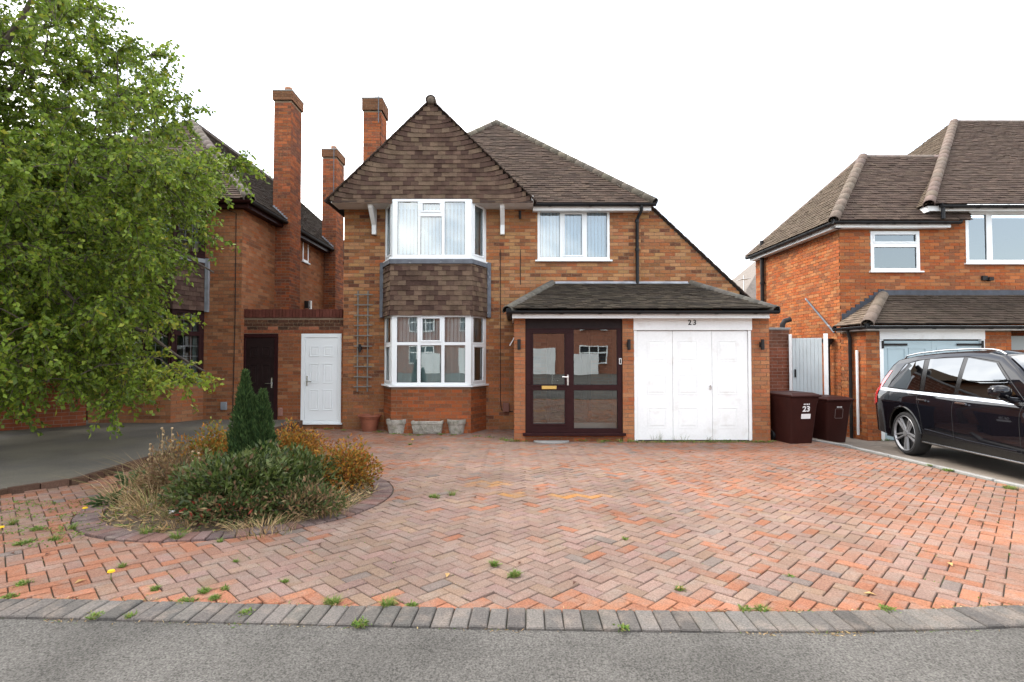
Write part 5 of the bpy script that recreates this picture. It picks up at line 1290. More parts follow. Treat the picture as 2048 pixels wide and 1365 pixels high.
stone_pot(770, 810, 'weathered stone pot left of the trough under the bay window'); stone_pot(893, 931, 'weathered stone pot right of the trough under the bay window')
P0, P1 = ground(823, 869), ground(884, 869); hh = at(850, 843, P0.y).z
tr = thing('stone_trough', 'oblong carved stone trough between two stone pots under the bay', 'planter', ((P0.x + P1.x) / 2, P0.y, 0), 'stone planters under the bay window')
b = MB(); x0, x1, y0, y1 = P0.x, P1.x, P0.y, P0.y + 0.24
vs = []
for ins, z in ((0.03, 0.0), (0.0, hh * 0.75), (-0.012, hh * 0.78), (-0.012, hh), (0.03, hh), (0.04, hh * 0.7)):
    vs += [(x0 + ins, y0 + ins, z), (x1 - ins, y0 + ins, z), (x1 - ins, y1 - ins, z), (x0 + ins, y1 - ins, z)]
fs = [(3, 2, 1, 0), (20, 21, 22, 23)] + [(i * 4 + j, i * 4 + (j + 1) % 4, i * 4 + 4 + (j + 1) % 4, i * 4 + 4 + j) for i in range(5) for j in range(4)]
bevel(b.add(vs, fs).build('basin', M('stone'), tr), 0.008)
b = MB()
for k_ in range(3):                                               # carved swags on the front
    cx_ = lerp(x0, x1, (k_ + 0.5) / 3); rr2 = (x1 - x0) / 6 * 0.86
    b.tube([(cx_ + rr2 * math.cos(a), y0 + 0.006, hh * 0.66 + hh * 0.5 * math.sin(a)) for a in np.linspace(math.pi, 2 * math.pi, 9)], 0.012, 6)
    b.tube([(cx_ + rr2 * 0.5 * math.cos(a), y0 + 0.008, hh * 0.55 + hh * 0.3 * math.sin(a)) for a in np.linspace(math.pi, 2 * math.pi, 7)], 0.009, 6)
b.build('carving', M('stone'), tr, kind='stuff')
tl = thing('trellis', 'narrow grey wooden trellis fixed to the brick wall beside the bay', 'trellis', (at(725, 770, YW).x, YW, 0.9))
MB_['grey_wood'] = mat('grey_wood', (0.17, 0.165, 0.15), 0.9, n1=(9, 0.2))
for px in (716, 736):
    a, e = at(px, 582, YW - 0.04), at(px - 1.5, 784, YW - 0.04); b = MB(); b.obox((a.x - 0.012, YW - 0.045, e.z), (0.024, 0, 0), (0, 0.016, 0), (0, 0, a.z - e.z)); b.build('upright', M('grey_wood'), tl)
for i in range(10):
    py = 590 + i * (774 - 590) / 9; a, e = at(709 - 0.15 * i, py, YW - 0.05), at(746 - 0.3 * i, py, YW - 0.05); b = MB(); b.obox((a.x, YW - 0.062, a.z - 0.011 + random.gauss(0, 0.003)), (e.x - a.x, 0, random.gauss(0, 0.006)), (0, 0.016, 0), (0, 0, 0.022)); b.build('rung', M('grey_wood'), tl)

# ------------------------------------------------------------------ black estate car on the right
car_rot = R(-98.0); car_loc = V3((7.74, 8.97, 0)); car_loc.z = gzr(car_loc.x, car_loc.y) + 0.0
CAR = thing('parked_car', 'black sport utility car parked nose out on the drive at right', 'car', car_loc, None, car_rot, -math.atan(SL))
MB_['car_paint'] = mat('car_paint', (0.004, 0.004, 0.006), 0.12, spec=0.0, coat=1.0, coat_ior=1.5); MB_['car_glass'] = mat('car_glass', (0.20, 0.21, 0.22), 0.02, metal=1.0)
MB_['gloss_black'] = mat('gloss_black', (0.006, 0.006, 0.006), 0.2); MB_['matt_black'] = mat('matt_black', (0.012, 0.012, 0.012), 0.7); MB_['tyre'] = mat('tyre', (0.020, 0.020, 0.021), 0.85, n1=(30, 0.2)); MB_['alloy'] = mat('alloy', (0.30, 0.30, 0.31), 0.4, metal=0.5)
MB_['alloy_dark'] = mat('alloy_dark', (0.012, 0.012, 0.013), 0.6); MB_['tail_red'] = mat('tail_red', (0.60, 0.012, 0.02), 0.12, coat=1.0); MB_['lamp_clear'] = mat('lamp_clear', (0.6, 0.62, 0.65), 0.1, spec=0.8)
RA = 1.09                                                        # local x: 0 at the rear axle, forward positive
TOP = ([-1.09, -1.075, -1.05, -1.02, -0.97, -0.84, -0.68, -0.55, -0.10, 0.5, 1.1, 1.55, 1.85, 2.15, 2.45, 2.70, 2.80, 3.25, 3.60, 3.76, 3.83, 3.86],
       [0.66, 0.90, 1.03, 1.11, 1.20, 1.42, 1.61, 1.69, 1.745, 1.775, 1.775, 1.755, 1.695, 1.52, 1.31, 1.16, 1.125, 1.07, 0.99, 0.87, 0.72, 0.62])
HWX = ([-1.09, -1.06, -1.0, -0.85, -0.6, -0.2, 0.0, 0.4, 1.5, 2.6, 3.0, 3.4, 3.65, 3.80, 3.86], [0.76, 0.845, 0.885, 0.92, 0.94, 0.957, 0.962, 0.950, 0.948, 0.955, 0.962, 0.93, 0.86, 0.74, 0.62])
PZ = ([0.20, 0.30, 0.42, 0.60, 0.80, 0.92, 0.99, 1.04, 1.08, 1.12], [0.945, 0.965, 0.975, 0.99, 1.0, 0.998, 0.988, 0.965, 0.942, 0.918])
def belt(x): return interp(x, [-1.0, 0, 1.0, 2.6, 3.2], [1.145, 1.115, 1.085, 1.05, 1.04])
def chw(x, z):
    bz = belt(x); base = interp(x, *HWX)
    if z <= bz: return base * interp(z / bz * 1.12, *PZ)
    return base * 0.918 - (z - bz) * (0.30 + 0.12 * max(0, z - bz))
WR, AR = 0.372, 0.435
def cbot(x):
    z = interp(x, [-1.09, -1.0, -0.5, 0.5, 2.5, 3.5, 3.75, 3.86], [0.42, 0.33, 0.29, 0.265, 0.265, 0.24, 0.27, 0.34])
    for ax in (0.0, 2.984):
        if abs(x - ax) < AR: z = max(z, WR + 0.005 + math.sqrt(AR * AR - (x - ax) ** 2))
    return z
xs_ = set(np.round(np.linspace(-1.09, 3.86, 70), 4)) | set(TOP[0])
for ax in (0.0, 2.984):
    for q in np.linspace(0, math.pi, 25): xs_.add(round(ax + AR * math.cos(q) * 0.9999, 4))
xs_ = sorted(x for x in xs_ if -1.09 <= x <= 3.86)
def section(x):
    zt = interp(x, *TOP); zb = min(cbot(x), zt - 0.06); bz = belt(x); pts = []
    crown = 0.055 if zt > bz + 0.15 else 0.05
    ze_ = zt - crown                                            # height of the roof (or bonnet) edge
    zl = min(bz, ze_)
    for i in range(13): z = lerp(zb, zl, i / 12); pts.append((chw(x, z), z))
    for i in range(1, 9): z = lerp(zl, ze_, i / 8); pts.append((chw(x, z) if ze_ > bz else chw(x, zl), z))
    w0 = pts[-1][0]
    for i in range(1, 9):
        t = i / 8; a = t * math.pi / 2; pts.append((w0 * math.cos(a) ** 0.75 if t < 1 else 0.0, ze_ + crown * math.sin(a) ** 0.9))
    return pts
b = MB(); secs = [section(x) for x in xs_]; m_ = len(secs[0])
vs = []
for x, sc_ in zip(xs_, secs):
    vs += [(x, -y, z) for y, z in sc_] + [(x, y, z) for y, z in sc_[::-1]][1:]
k_ = 2 * m_ - 1; fs = []
for i in range(len(xs_) - 1):
    for j in range(k_ - 1): fs.append((i * k_ + j, i * k_ + j + 1, (i + 1) * k_ + j + 1, (i + 1) * k_ + j))
fs.append(tuple(range(k_))[::-1]); fs.append(tuple(range((len(xs_) - 1) * k_, len(xs_) * k_)))
b.add(vs, fs)
def cpart(b, name, m, par=None, ang=35):
    me = b.mesh(name); o = link(name, me, m, par or CAR, local=True)
    return smooth_angle(o, ang) if ang else o
cpart(b, 'body', M('car_paint'), ang=40)
b = MB(); b.box(-0.95, 3.7, -0.72, 0.72, 0.22, 0.62); cpart(b, 'underbody', M('matt_black'), ang=0)
for ax in (0.0, 2.984):                                          # wheel wells
    b = MB(); b.box(ax - 0.42, ax + 0.42, -0.70, 0.70, 0.35, 0.80); cpart(b, 'wheel_well', M('matt_black'), ang=0)
def patch(c4, off, nu=14, nv=8, side=-1, name='pane', m='car_glass', par=None, round_=0.0):
    """panel on the car's flank; corners (x, z): bottom-rear, bottom-front, top-front, top-rear"""
    b = MB(); vs = []
    for i in range(nu + 1):
        for j in range(nv + 1):
            u, v = i / nu, j / nv
            x = lerp(lerp(c4[0][0], c4[1][0], u), lerp(c4[3][0], c4[2][0], u), v); z = lerp(lerp(c4[0][1], c4[1][1], u), lerp(c4[3][1], c4[2][1], u), v)
            z -= round_ * (2 * u - 1) ** 4 * v if round_ else 0
            vs.append((x, side * (chw(x, z) + off), z))
    fs = [(i * (nv + 1) + j, (i + 1) * (nv + 1) + j, (i + 1) * (nv + 1) + j + 1, i * (nv + 1) + j + 1) for i in range(nu) for j in range(nv)]
    return cpart(b.add(vs, fs), name, M(m), par, 60)
def line(pts, r, m, name, side=-1, off=0.0, par=None):
    b = MB(); P = []
    for (x0, z0), (x1, z1) in zip(pts[:-1], pts[1:]):
        n = max(2, int(math.hypot(x1 - x0, z1 - z0) / 0.06))
        P += [(lerp(x0, x1, t / n), lerp(z0, z1, t / n)) for t in range(n)]
    P.append(pts[-1]); b.tube([(x, side * (chw(x, z) + off), z) for x, z in P], r, 6); return cpart(b, name, M(m), par)
for side in (-1, 1):
    def roofe(x): return interp(x, *TOP) - 0.085
    patch([(-0.58, 1.16), (0.34, 1.125), (0.20, 1.64), (-0.26, 1.57)], 0.006, side=side, name='quarter_window', round_=0.0)
    patch([(0.47, 1.125), (1.16, 1.10), (1.10, 1.655), (0.33, 1.65)], 0.006, side=side, name='rear_door_window')
    patch([(1.26, 1.10), (2.42, 1.06), (1.78, 1.565), (1.20, 1.65)], 0.006, side=side, name='front_door_window')
    patch([(0.35, 1.12), (0.46, 1.12), (0.32, 1.65), (0.21, 1.645)], 0.004, 3, 8, side, 'pillar_trim', 'gloss_black'); patch([(1.16, 1.10), (1.26, 1.10), (1.20, 1.66), (1.11, 1.66)], 0.004, 3, 8, side, 'pillar_trim', 'gloss_black')
    patch([(-0.98, 1.095), (2.55, 1.005), (2.55, 1.043), (-0.86, 1.142)], 0.006, 30, 3, side, 'window_trim', 'chrome')  # chrome waist trim, widened to stand in for the sky highlight on the paint
    line([(-0.60, 1.15), (-0.29, 1.57), (0.05, 1.635), (0.7, 1.672), (1.20, 1.668), (1.80, 1.585), (2.50, 1.05)], 0.004, 'gloss_black', 'window_trim', side, 0.004)
    # door shut lines, handles, sill trim
    line([(0.50, 0.42), (0.44, 0.80), (0.32, 1.10)], 0.0035, 'matt_black', 'shut_line', side, -0.001); line([(1.22, 0.40), (1.23, 1.09)], 0.0035, 'matt_black', 'shut_line', side, -0.001); line([(2.46, 0.40), (2.48, 1.04)], 0.0035, 'matt_black', 'shut_line', side, -0.001); line([(0.52, 0.41), (2.46, 0.40)], 0.0035, 'matt_black', 'shut_line', side, -0.001)
    for hx in (0.42, 1.32): line([(hx, 0.972), (hx + 0.22, 0.968)], 0.016, 'chrome', 'door_handle', side, 0.022)
    line([(0.46, 0.285), (2.55, 0.28)], 0.011, 'chrome', 'sill_trim', side, 0.008)
    patch([(0.40, 0.27), (2.60, 0.265), (2.52, 0.40), (0.50, 0.42)], 0.005, 20, 3, side, 'sill_panel', 'gloss_black')
    line([(0.55, 0.50), (1.5, 0.44), (2.4, 0.42)], 0.008, 'car_paint', 'door_crease', side, 0.0)
    for ax in (0.0, 2.984):                                      # arch lips
        line([(ax + (AR + 0.012) * math.cos(q), WR + 0.005 + (AR + 0.012) * math.sin(q)) for q in np.linspace(0.08, math.pi - 0.08, 19)], 0.018, 'gloss_black', 'arch_trim', side, 0.006)
    # tail lamp climbing the rear pillar
    patch([(-1.088, 0.78), (-0.84, 0.86), (-0.87, 1.10), (-1.05, 1.07)], 0.008, 6, 6, side, 'tail_lamp', 'tail_red'); patch([(-1.03, 1.06), (-0.86, 1.09), (-0.62, 1.46), (-0.70, 1.45)], 0.006, 4, 8, side, 'tail_lamp', 'tail_red')
    patch([(3.50, 0.80), (3.70, 0.78), (3.68, 0.92), (3.42, 0.95)], 0.006, 6, 4, side, 'headlamp', 'lamp_clear')
    # roof rail
    b = MB(); P = [(x, side * (chw(x, roofe(x) + 0.03) - 0.06), interp(x, *TOP) - 0.008) for x in np.linspace(-0.40, 1.72, 16)]
    P = [(P[0][0] - 0.1, P[0][1], P[0][2] - 0.05)] + [(x, y, z + 0.022) for x, y, z in P] + [(P[-1][0] + 0.1, P[-1][1], P[-1][2] - 0.03)]
    b.tube(P, 0.013, 8); cpart(b, 'roof_rail', M('chrome'))
    # door mirror
    b = MB(); mx_, my_, mz_ = 2.33, 0.955, 1.145
    b.tube([(mx_ + 0.02, side * (my_ - 0.10), mz_ - 0.09), (mx_, side * (my_ + 0.0), mz_ - 0.07), (mx_ - 0.01, side * (my_ + 0.07), mz_ - 0.02)], [0.05, 0.04, 0.05], 10)
    vs = []
    n1, n2 = 10, 16
    for i in range(n1 + 1):
        th = math.pi * i / n1
        for j in range(n2):
            ph = 2 * math.pi * j / n2
            ex_ = lambda c, p: math.copysign(abs(c) ** p, c)
            vs.append((mx_ + 0.085 * ex_(math.sin(th), .8) * ex_(math.cos(ph), .7), side * (my_ + 0.10 + 0.125 * ex_(math.cos(th), .75)), mz_ + 0.035 + 0.085 * ex_(math.sin(th), .8) * ex_(math.sin(ph), .8)))
    b.add(vs, [(i * n2 + j, i * n2 + (j + 1) % n2, (i + 1) * n2 + (j + 1) % n2, (i + 1) * n2 + j) for i in range(n1) for j in range(n2)]); cpart(b, 'door_mirror', M('car_paint'), ang=60)
    # wheels
    for ax in (0.0, 2.984):
        we = bpy.data.objects.new('wheel', None)
        b = MB(); hw = 0.13; R0 = WR
        b.lathe([(0.298, -hw + 0.012), (0.312, -hw), (R0 - 0.03, -hw + 0.004), (R0 - 0.008, -hw + 0.03), (R0, -hw + 0.06), (R0, hw - 0.06), (R0 - 0.008, hw - 0.03), (R0 - 0.03, hw - 0.004), (0.312, hw), (0.298, hw - 0.012)], (0, 0, 0), 48, 'y')
        wm = link('wheel', b.mesh('wheel'), M('tyre'), CAR, local=True); smooth_angle(wm, 40)
        wm.matrix_basis = Matrix.Translation((ax, side * 0.815, WR)) @ Matrix.Rotation(0.3, 4, 'Y')
        s_ = side
        b = MB(); b.lathe([(0.302, s_ * (hw - 0.010)), (0.296, s_ * (hw - 0.003)), (0.286, s_ * (hw - 0.02)), (0.280, s_ * (hw - 0.03))], (0, 0, 0), 48, 'y'); o = link('rim', b.mesh('rim'), M('alloy'), wm, local=True); smooth_angle(o, 40)
        b = MB(); b.lathe([(0.28, s_ * (hw - 0.075)), (0.0, s_ * (hw - 0.075))], (0, 0, 0), 32, 'y'); link('wheel_disc', b.mesh('wheel_disc'), M('alloy_dark'), wm, local=True)
        for q in range(5):
            for dq in (-0.15, 0.15):
                a0 = q * 2 * math.pi / 5; u = V3((math.cos(a0), 0, math.sin(a0))); w2 = V3((-math.sin(a0), 0, math.cos(a0)))
                p_in = u * 0.04 + w2 * (dq * 0.10); p_out = V3((math.cos(a0 + dq), 0, math.sin(a0 + dq))) * 0.290
                d = (p_out - p_in).normalized(); nn = V3((-d.z, 0, d.x))
                b = MB(); y0, y1 = s_ * (hw - 0.028), s_ * (hw - 0.012)
                b.add([p_in + nn * 0.010 + UY * y0, p_in - nn * 0.010 + UY * y0, p_out - nn * 0.010 + UY * y1, p_out + nn * 0.010 + UY * y1] + [p + UY * (-s_ * 0.03) for p in (p_in + nn * 0.020 + UY * y0, p_in - nn * 0.020 + UY * y0, p_out - nn * 0.018 + UY * y1, p_out + nn * 0.018 + UY * y1)],
                      [(0, 1, 2, 3), (0, 4, 5, 1), (1, 5, 6, 2), (2, 6, 7, 3), (3, 7, 4, 0)]); link('spoke', b.mesh('spoke'), M('alloy'), wm, local=True)
        b = MB(); b.lathe([(0.055, s_ * (hw - 0.035)), (0.052, s_ * (hw - 0.016)), (0.0, s_ * (hw - 0.014))], (0, 0, 0), 20, 'y'); link('hub', b.mesh('hub'), M('alloy'), wm, local=True)
# windscreen and rear window
def cross_panel(x0, x1, wfun, off, name, m, n=10):
    b = MB(); vs = []
    for i in range(n + 1):
        x = lerp(x0, x1, i / n); z = interp(x, *TOP); sec = section(x); w0 = sec[20][0] if len(sec) > 20 else 0.6
        for j in range(13):
            t = j / 12 * 2 - 1; y = t * w0 * wfun; a = abs(t * wfun); zz = (z - 0.055) + 0.055 * (max(0.0, 1 - a ** 2.6)) ** 0.5
            vs.append((x, y, zz))
    fs = [(i * 13 + j, (i + 1) * 13 + j, (i + 1) * 13 + j + 1, i * 13 + j + 1) for i in range(n) for j in range(12)]
    o = cpart(b.add(vs, fs), name, M(m), ang=60); o.data.transform(Matrix.Translation((off[0], 0, off[1]))); return o
cross_panel(1.90, 2.66, 0.90, (0.012, 0.016), 'windscreen', 'car_glass'); cross_panel(-0.90, -0.56, 0.88, (-0.012, 0.012), 'rear_window', 'car_glass')
b = MB(); b.box(-1.12, -1.085, -0.26, 0.26, 0.74, 0.85); cpart(b, 'number_plate', M('sticker'), ang=0)
b = MB(); b.box(3.845, 3.872, -0.45, 0.45, 0.50, 0.74); cpart(b, 'grille', M('gloss_black'), ang=0)
b = MB(); b.box(-1.07, -1.0, -0.62, -0.50, 0.34, 0.40); b2 = cpart(b, 'exhaust', M('chrome'), ang=0)
# ------------------------------------------------------------------ plants
def rnd_dir(n):
    v = np.random.normal(size=(n, 3)); return v / np.linalg.norm(v, axis=1)[:, None]
def leaf_mesh(name, P, D, L, W, C_, m, parent=None, kind=None, fold=0.25, droop=0.0, up=None):
    """many small folded leaves: P base, D direction, L length, W half-width, C_ colours"""
    n = len(P); D = D / np.linalg.norm(D, axis=1)[:, None]
    A = np.random.normal(size=(n, 3)) if up is None else np.tile(np.array(up, float), (n, 1)) + np.random.normal(size=(n, 3)) * 0.45
    Sx = np.cross(D, A); Sx /= np.linalg.norm(Sx, axis=1)[:, None] + 1e-9
    Nn = np.cross(Sx, D)
    L = np.broadcast_to(np.asarray(L, float), (n,))[:, None]; W = np.broadcast_to(np.asarray(W, float), (n,))[:, None]
    tip = P + D * L; tip[:, 2] -= droop * L[:, 0]
    mid = P + D * L * 0.48
    lf_ = mid + Sx * W + Nn * W * fold; rt_ = mid - Sx * W + Nn * W * fold
    V = np.stack([P, rt_, tip, lf_], 1).reshape(-1, 3)
    me = bpy.data.meshes.new(name); me.vertices.add(4 * n); me.vertices.foreach_set('co', V.astype(np.float32).ravel())
    idx = np.arange(n)[:, None] * 4
    T = np.concatenate([idx + np.array([0, 1, 2]), idx + np.array([0, 2, 3])], 1).reshape(-1)
    me.loops.add(6 * n); me.loops.foreach_set('vertex_index', T.astype(np.int32)); me.polygons.add(2 * n)
    me.polygons.foreach_set('loop_start', np.arange(0, 6 * n, 3, dtype=np.int32)); me.polygons.foreach_set('loop_total', np.full(2 * n, 3, np.int32))
    me.update()
    ca = me.color_attributes.new('Col', 'FLOAT_COLOR', 'CORNER'); cc = np.ones((6 * n, 4), np.float32); cc[:, :3] = np.repeat(C_, 6, 0); ca.data.foreach_set('color', cc.ravel())
    me.validate(); return link(name, me, m, parent, kind=kind)
def palette(n, cols, wts, a=0.18):
    c = np.array(cols)[np.random.choice(len(cols), n, p=np.array(wts) / sum(wts))]; return np.clip(c * (1 + np.random.uniform(-a, a, (n, 1))) * (1 + np.random.uniform(-0.06, 0.06, (n, 3))), 0, 1)
def in_poly(x, y, poly):
    c = False; j = len(poly) - 1
    for i in range(len(poly)):
        (xi, yi), (xj, yj) = poly[i], poly[j]
        if (yi > y) != (yj > y) and x < (xj - xi) * (y - yi) / (yj - yi) + xi: c = not c
        j = i
    return c

# ---- the big tree at the left
TB = V3((-7.9, 7.5, 0.2))
TR = thing('broadleaf_tree', 'large green broadleaf tree overhanging the left neighbour\'s drive', 'tree', TB)
outl = [(-900, -700), (190, -700), (222, -20), (252, 60), (325, 105), (350, 185), (395, 232), (415, 285), (485, 322), (440, 395), (415, 465), (372, 520), (345, 565), (350, 625), (340, 690), (392, 768), (330, 778), (250, 838), (175, 800), (60, 795), (0, 838), (-900, 860)]
cent = V3((-7.9, 7.5, 4.5)); rad = V3((4.5, 3.3, 4.2))
cl = []
tries = 0
while len(cl) < 1300 and tries < 160000:
    tries += 1
    d = V3(rnd_dir(1)[0]); r_ = random.random() ** 0.42
    p = cent + V3((d.x * rad.x, d.y * rad.y, d.z * rad.z)) * r_
    if p.z < 0.9: continue
    x, y = topx(p)
    mrg = 46
    if x > -500 and not all(in_poly(x + a, y + e, outl) for a, e in ((mrg, 0), (-5, mrg), (-5, -mrg), (mrg * 0.7, mrg * 0.6), (mrg * 0.7, -mrg * 0.6))): continue
    if x < -250 and random.random() < 0.75: continue
    if y < 300 and x > -50 and random.random() < 0.45: continue            # thinner top: sky shows between the sprays
    cl.append(p)
for px, py, Y in ((370, 755, 6.6), (340, 735, 6.7), (300, 715, 6.8), (455, 330, 7.4), (430, 345, 7.3), (470, 325, 7.4), (400, 470, 7.0), (380, 430, 7.0), (230, 800, 6.6), (250, 770, 6.7), (60, 770, 6.4), (20, 800, 6.5), (140, 760, 6.5), (330, 640, 6.7), (345, 215, 7.4), (320, 150, 7.5), (300, 110, 7.5), (365, 235, 7.4)):
    cl.append(at(px, py, Y))
tk = MB(); tk.tube([TB - UZ * 0.1, TB + V3((0.05, 0, 1.2)), TB + V3((0.0, 0.1, 2.6)), TB + V3((0.1, 0, 4.5)), TB + V3((0.1, 0.1, 7.2))], [0.24, 0.19, 0.16, 0.11, 0.04], 12)
trunk = smooth_angle(tk.build('trunk', M('bark'), TR), 50)
limbs = MB(); nl = 26; lim_paths = []
for i in range(nl):
    an = 2 * math.pi * i * 0.382; z0 = lerp(1.2, 5.6, (i + 0.5) / nl); L_ = lerp(3.6, 1.8, (i / nl)) * random.uniform(0.8, 1.05)
    s0 = TB + V3((0.05, 0.05, z0)); d = V3((math.cos(an), math.sin(an) * 0.75, 0)); pts = []
    for t in np.linspace(0, 1, 8):
        p = s0 + d * (L_ * t) + UZ * (0.9 * t + 0.5 * math.sin(t * 2.6) - 0.9 * t * t * (1.5 - i / nl)) + V3((random.gauss(0, .06), random.gauss(0, .06), random.gauss(0, .05))) * (t > 0)
        pts.append(p)
    lim_paths.append(pts); limbs.tube(pts, list(np.linspace(0.075 if i < 14 else 0.05, 0.012, 8)), 7)
limbs.tube([TB + V3((0.1, -0.1, 2.4)), at(-160, 300, 7.0), at(-30, 140, 6.8), at(40, 45, 6.7), at(95, -60, 6.7)], [0.07, 0.055, 0.042, 0.034, 0.022], 8)
allp = [p for L_ in lim_paths for p in L_]
LP, LD, LC, TW = [], [], [], MB()
greens = [(0.140, 0.210, 0.024), (0.185, 0.265, 0.031), (0.080, 0.130, 0.018), (0.25, 0.32, 0.040), (0.31, 0.31, 0.043)]
cl.sort(key=lambda p: (V3((p.x, p.y, p.z * 0.6)) - V3((TB.x, TB.y, 2.2))).length)
for p in cl:
    q = min(allp, key=lambda a: (a - p).length + max(0, a.z - p.z) * 0.2); allp.append(p)
    m1 = q.lerp(p, 0.5) + UZ * 0.12 * (p - q).length
    limbs.tube([q, m1, p], [0.009, 0.007, 0.005], 5)
    outw = (p - cent); outw.normalize()
    lo = topx(p)[1] > 620; tip = topx(p)[0] > 300
    wts = (3, 3, 2, 1.5, 0.4) if not (lo and tip) else (1, 2, 0.5, 3, 2.6)
    for s_ in range(9):
        d = (outw * 0.7 + V3(rnd_dir(1)[0]) * 0.9 + V3((0, 0, -0.15))).normalized(); L_ = random.uniform(0.25, 0.52)
        e = p + d * L_ - UZ * 0.10 * L_
        TW.tube([p, p.lerp(e, 0.5) + UZ * 0.03, e], [0.005, 0.004, 0.002], 3, cap=False)
        n = int(L_ * 60)
        for t in np.linspace(0.12, 1.02, n):
            b_ = p.lerp(e, t) + UZ * 0.03 * math.sin(t * 3.1)
            LP.append(b_ + V3(np.random.normal(size=3) * 0.012)); LD.append((d * 0.5 + V3(rnd_dir(1)[0]) * 0.9 + UZ * -0.15)); LC.append(wts)
n = len(LP); cols = np.zeros((n, 3)); wl = {}
for i, w_ in enumerate(LC): wl.setdefault(w_, []).append(i)
for w_, ii in wl.items(): cols[ii] = palette(len(ii), greens, w_)
limbs.build('limbs', M('bark'), TR); TW.build('twigs', M('bark'), TR)
leaf_mesh('crown', np.array(LP), np.array(LD), np.random.uniform(0.042, 0.078, n), np.random.uniform(0.015, 0.027, n), cols, M('leaf'), TR, kind='stuff', droop=0.15)

# ---- shrubs of the planting circle
def shrub(name, label, cat, px, py, rx, ry, rz, zc, n, L, Wd, cols, wts, m='leaf_dull', group=None, stems=14, up=None, lump=0.25, dirup=0.3, shell=0.5, flat=1.0):
    P = ground(px, py); g0 = gz(P.x, P.y) + 0.05
    t = thing(name, label, cat, (P.x, P.y, g0), group)
    st = MB()
    ph = np.random.uniform(0, 6.28, 6)
    D = rnd_dir(n); D[:, 2] = np.abs(D[:, 2]) * 1.0 - 0.25 * (np.random.rand(n) < 0.35)
    lum = 1 + lump * np.sin(5 * D[:, 0] + ph[0]) * np.cos(4 * D[:, 1] + ph[1]) + lump * 0.7 * np.sin(9 * D[:, 2] + 7 * D[:, 0] + ph[2])
    r_ = (np.random.rand(n) ** shell) * lum
    Q = np.stack([P.x + D[:, 0] * rx * r_, P.y + D[:, 1] * ry * r_, g0 + zc + D[:, 2] * rz * r_], 1)
    Q[:, 2] = np.maximum(Q[:, 2], g0 + 0.01)
    ld = D * 0.8 + rnd_dir(n) * 0.8; ld[:, 2] += dirup
    leaf_mesh('foliage', Q, ld, np.random.uniform(L * 0.7, L * 1.3, n), np.random.uniform(Wd * 0.75, Wd * 1.25, n), palette(n, cols, wts), M(m), t, kind='stuff', up=up)
    for i in range(stems):
        k = random.randrange(n); e = V3(Q[k]); s0 = V3((P.x + random.gauss(0, rx * 0.2), P.y + random.gauss(0, ry * 0.2), g0 - 0.03))
        st.tube([s0, s0.lerp(e, 0.5) + V3((random.gauss(0, .02), random.gauss(0, .02), 0.05)), e], [0.008, 0.006, 0.003], 5)
    st.build('stems', M('bark'), t, kind='stuff'); return t
GREEN_S = [(0.060, 0.088, 0.022), (0.092, 0.122, 0.032), (0.036, 0.054, 0.016), (0.17, 0.20, 0.085)]
ORNG = [(0.30, 0.115, 0.018), (0.24, 0.13, 0.022), (0.36, 0.17, 0.022), (0.15, 0.13, 0.025), (0.20, 0.06, 0.018)]
BRN = [(0.20, 0.125, 0.06), (0.145, 0.085, 0.045), (0.26, 0.185, 0.095), (0.12, 0.105, 0.04)]
G = 'shrubs in the round planting bed'
shrub('rhododendron', 'wide dark green glossy shrub at the front of the round bed', 'shrub', 482, 1026, 0.64, 0.48, 0.44, 0.08, 7400, 0.062, 0.013, GREEN_S + [BRN[1]], (3, 3, 2.4, 1.6, 0.9), 'leaf', G, up=(0, 0, 1), dirup=0.25, lump=0.16)
shrub('rhododendron', 'green glossy shrub on the right front of the round bed', 'shrub', 592, 1004, 0.42, 0.38, 0.40, 0.08, 3200, 0.066, 0.013, GREEN_S + [BRN[0]], (3, 3, 2, 1.6, 0.8), 'leaf', G, up=(0, 0, 1), lump=0.16)
shrub('azalea', 'orange brown azalea left of the conifer at the back of the bed', 'shrub', 425, 960, 0.40, 0.36, 0.44, 0.14, 4600, 0.040, 0.011, ORNG + [(0.15, 0.17, 0.03)], (2, 3, 1.8, 2.2, 1, 2.4), 'leaf_dull', G)
shrub('azalea', 'bright orange azalea behind and right of the conifer', 'shrub', 590, 940, 0.40, 0.36, 0.40, 0.14, 4600, 0.040, 0.011, ORNG, (3, 3, 3, 1.5, 1), 'leaf_dull', G)
shrub('azalea', 'rust coloured azalea at the right edge of the round bed', 'shrub', 688, 985, 0.34, 0.42, 0.40, 0.08, 4600, 0.040, 0.011, ORNG, (2.5, 3, 2, 3, 1.6), 'leaf_dull', G)
shrub('withered_shrub', 'withered brown shrub at the left of the round bed', 'shrub', 350, 1000, 0.36, 0.38, 0.42, 0.08, 4200, 0.050, 0.007, BRN, (3, 3, 2, 1.2), 'leaf_dull', G, stems=50)
shrub('withered_shrub', 'low withered growth at the front right foot of the glossy shrubs', 'shrub', 600, 1035, 0.42, 0.22, 0.20, 0.04, 2800, 0.050, 0.008, BRN + [(0.06, 0.09, 0.025)], (2, 2, 1.4, 1, 5), 'leaf_dull', G, stems=40)
shrub('withered_shrub', 'low brown and red growth at the front foot of the glossy shrub', 'shrub', 455, 1050, 0.36, 0.16, 0.17, 0.03, 1800, 0.050, 0.009, BRN + [(0.055, 0.085, 0.025), (0.25, 0.04, 0.025)], (1.5, 2, 1, 1, 6, .6), 'leaf_dull', G, stems=30)
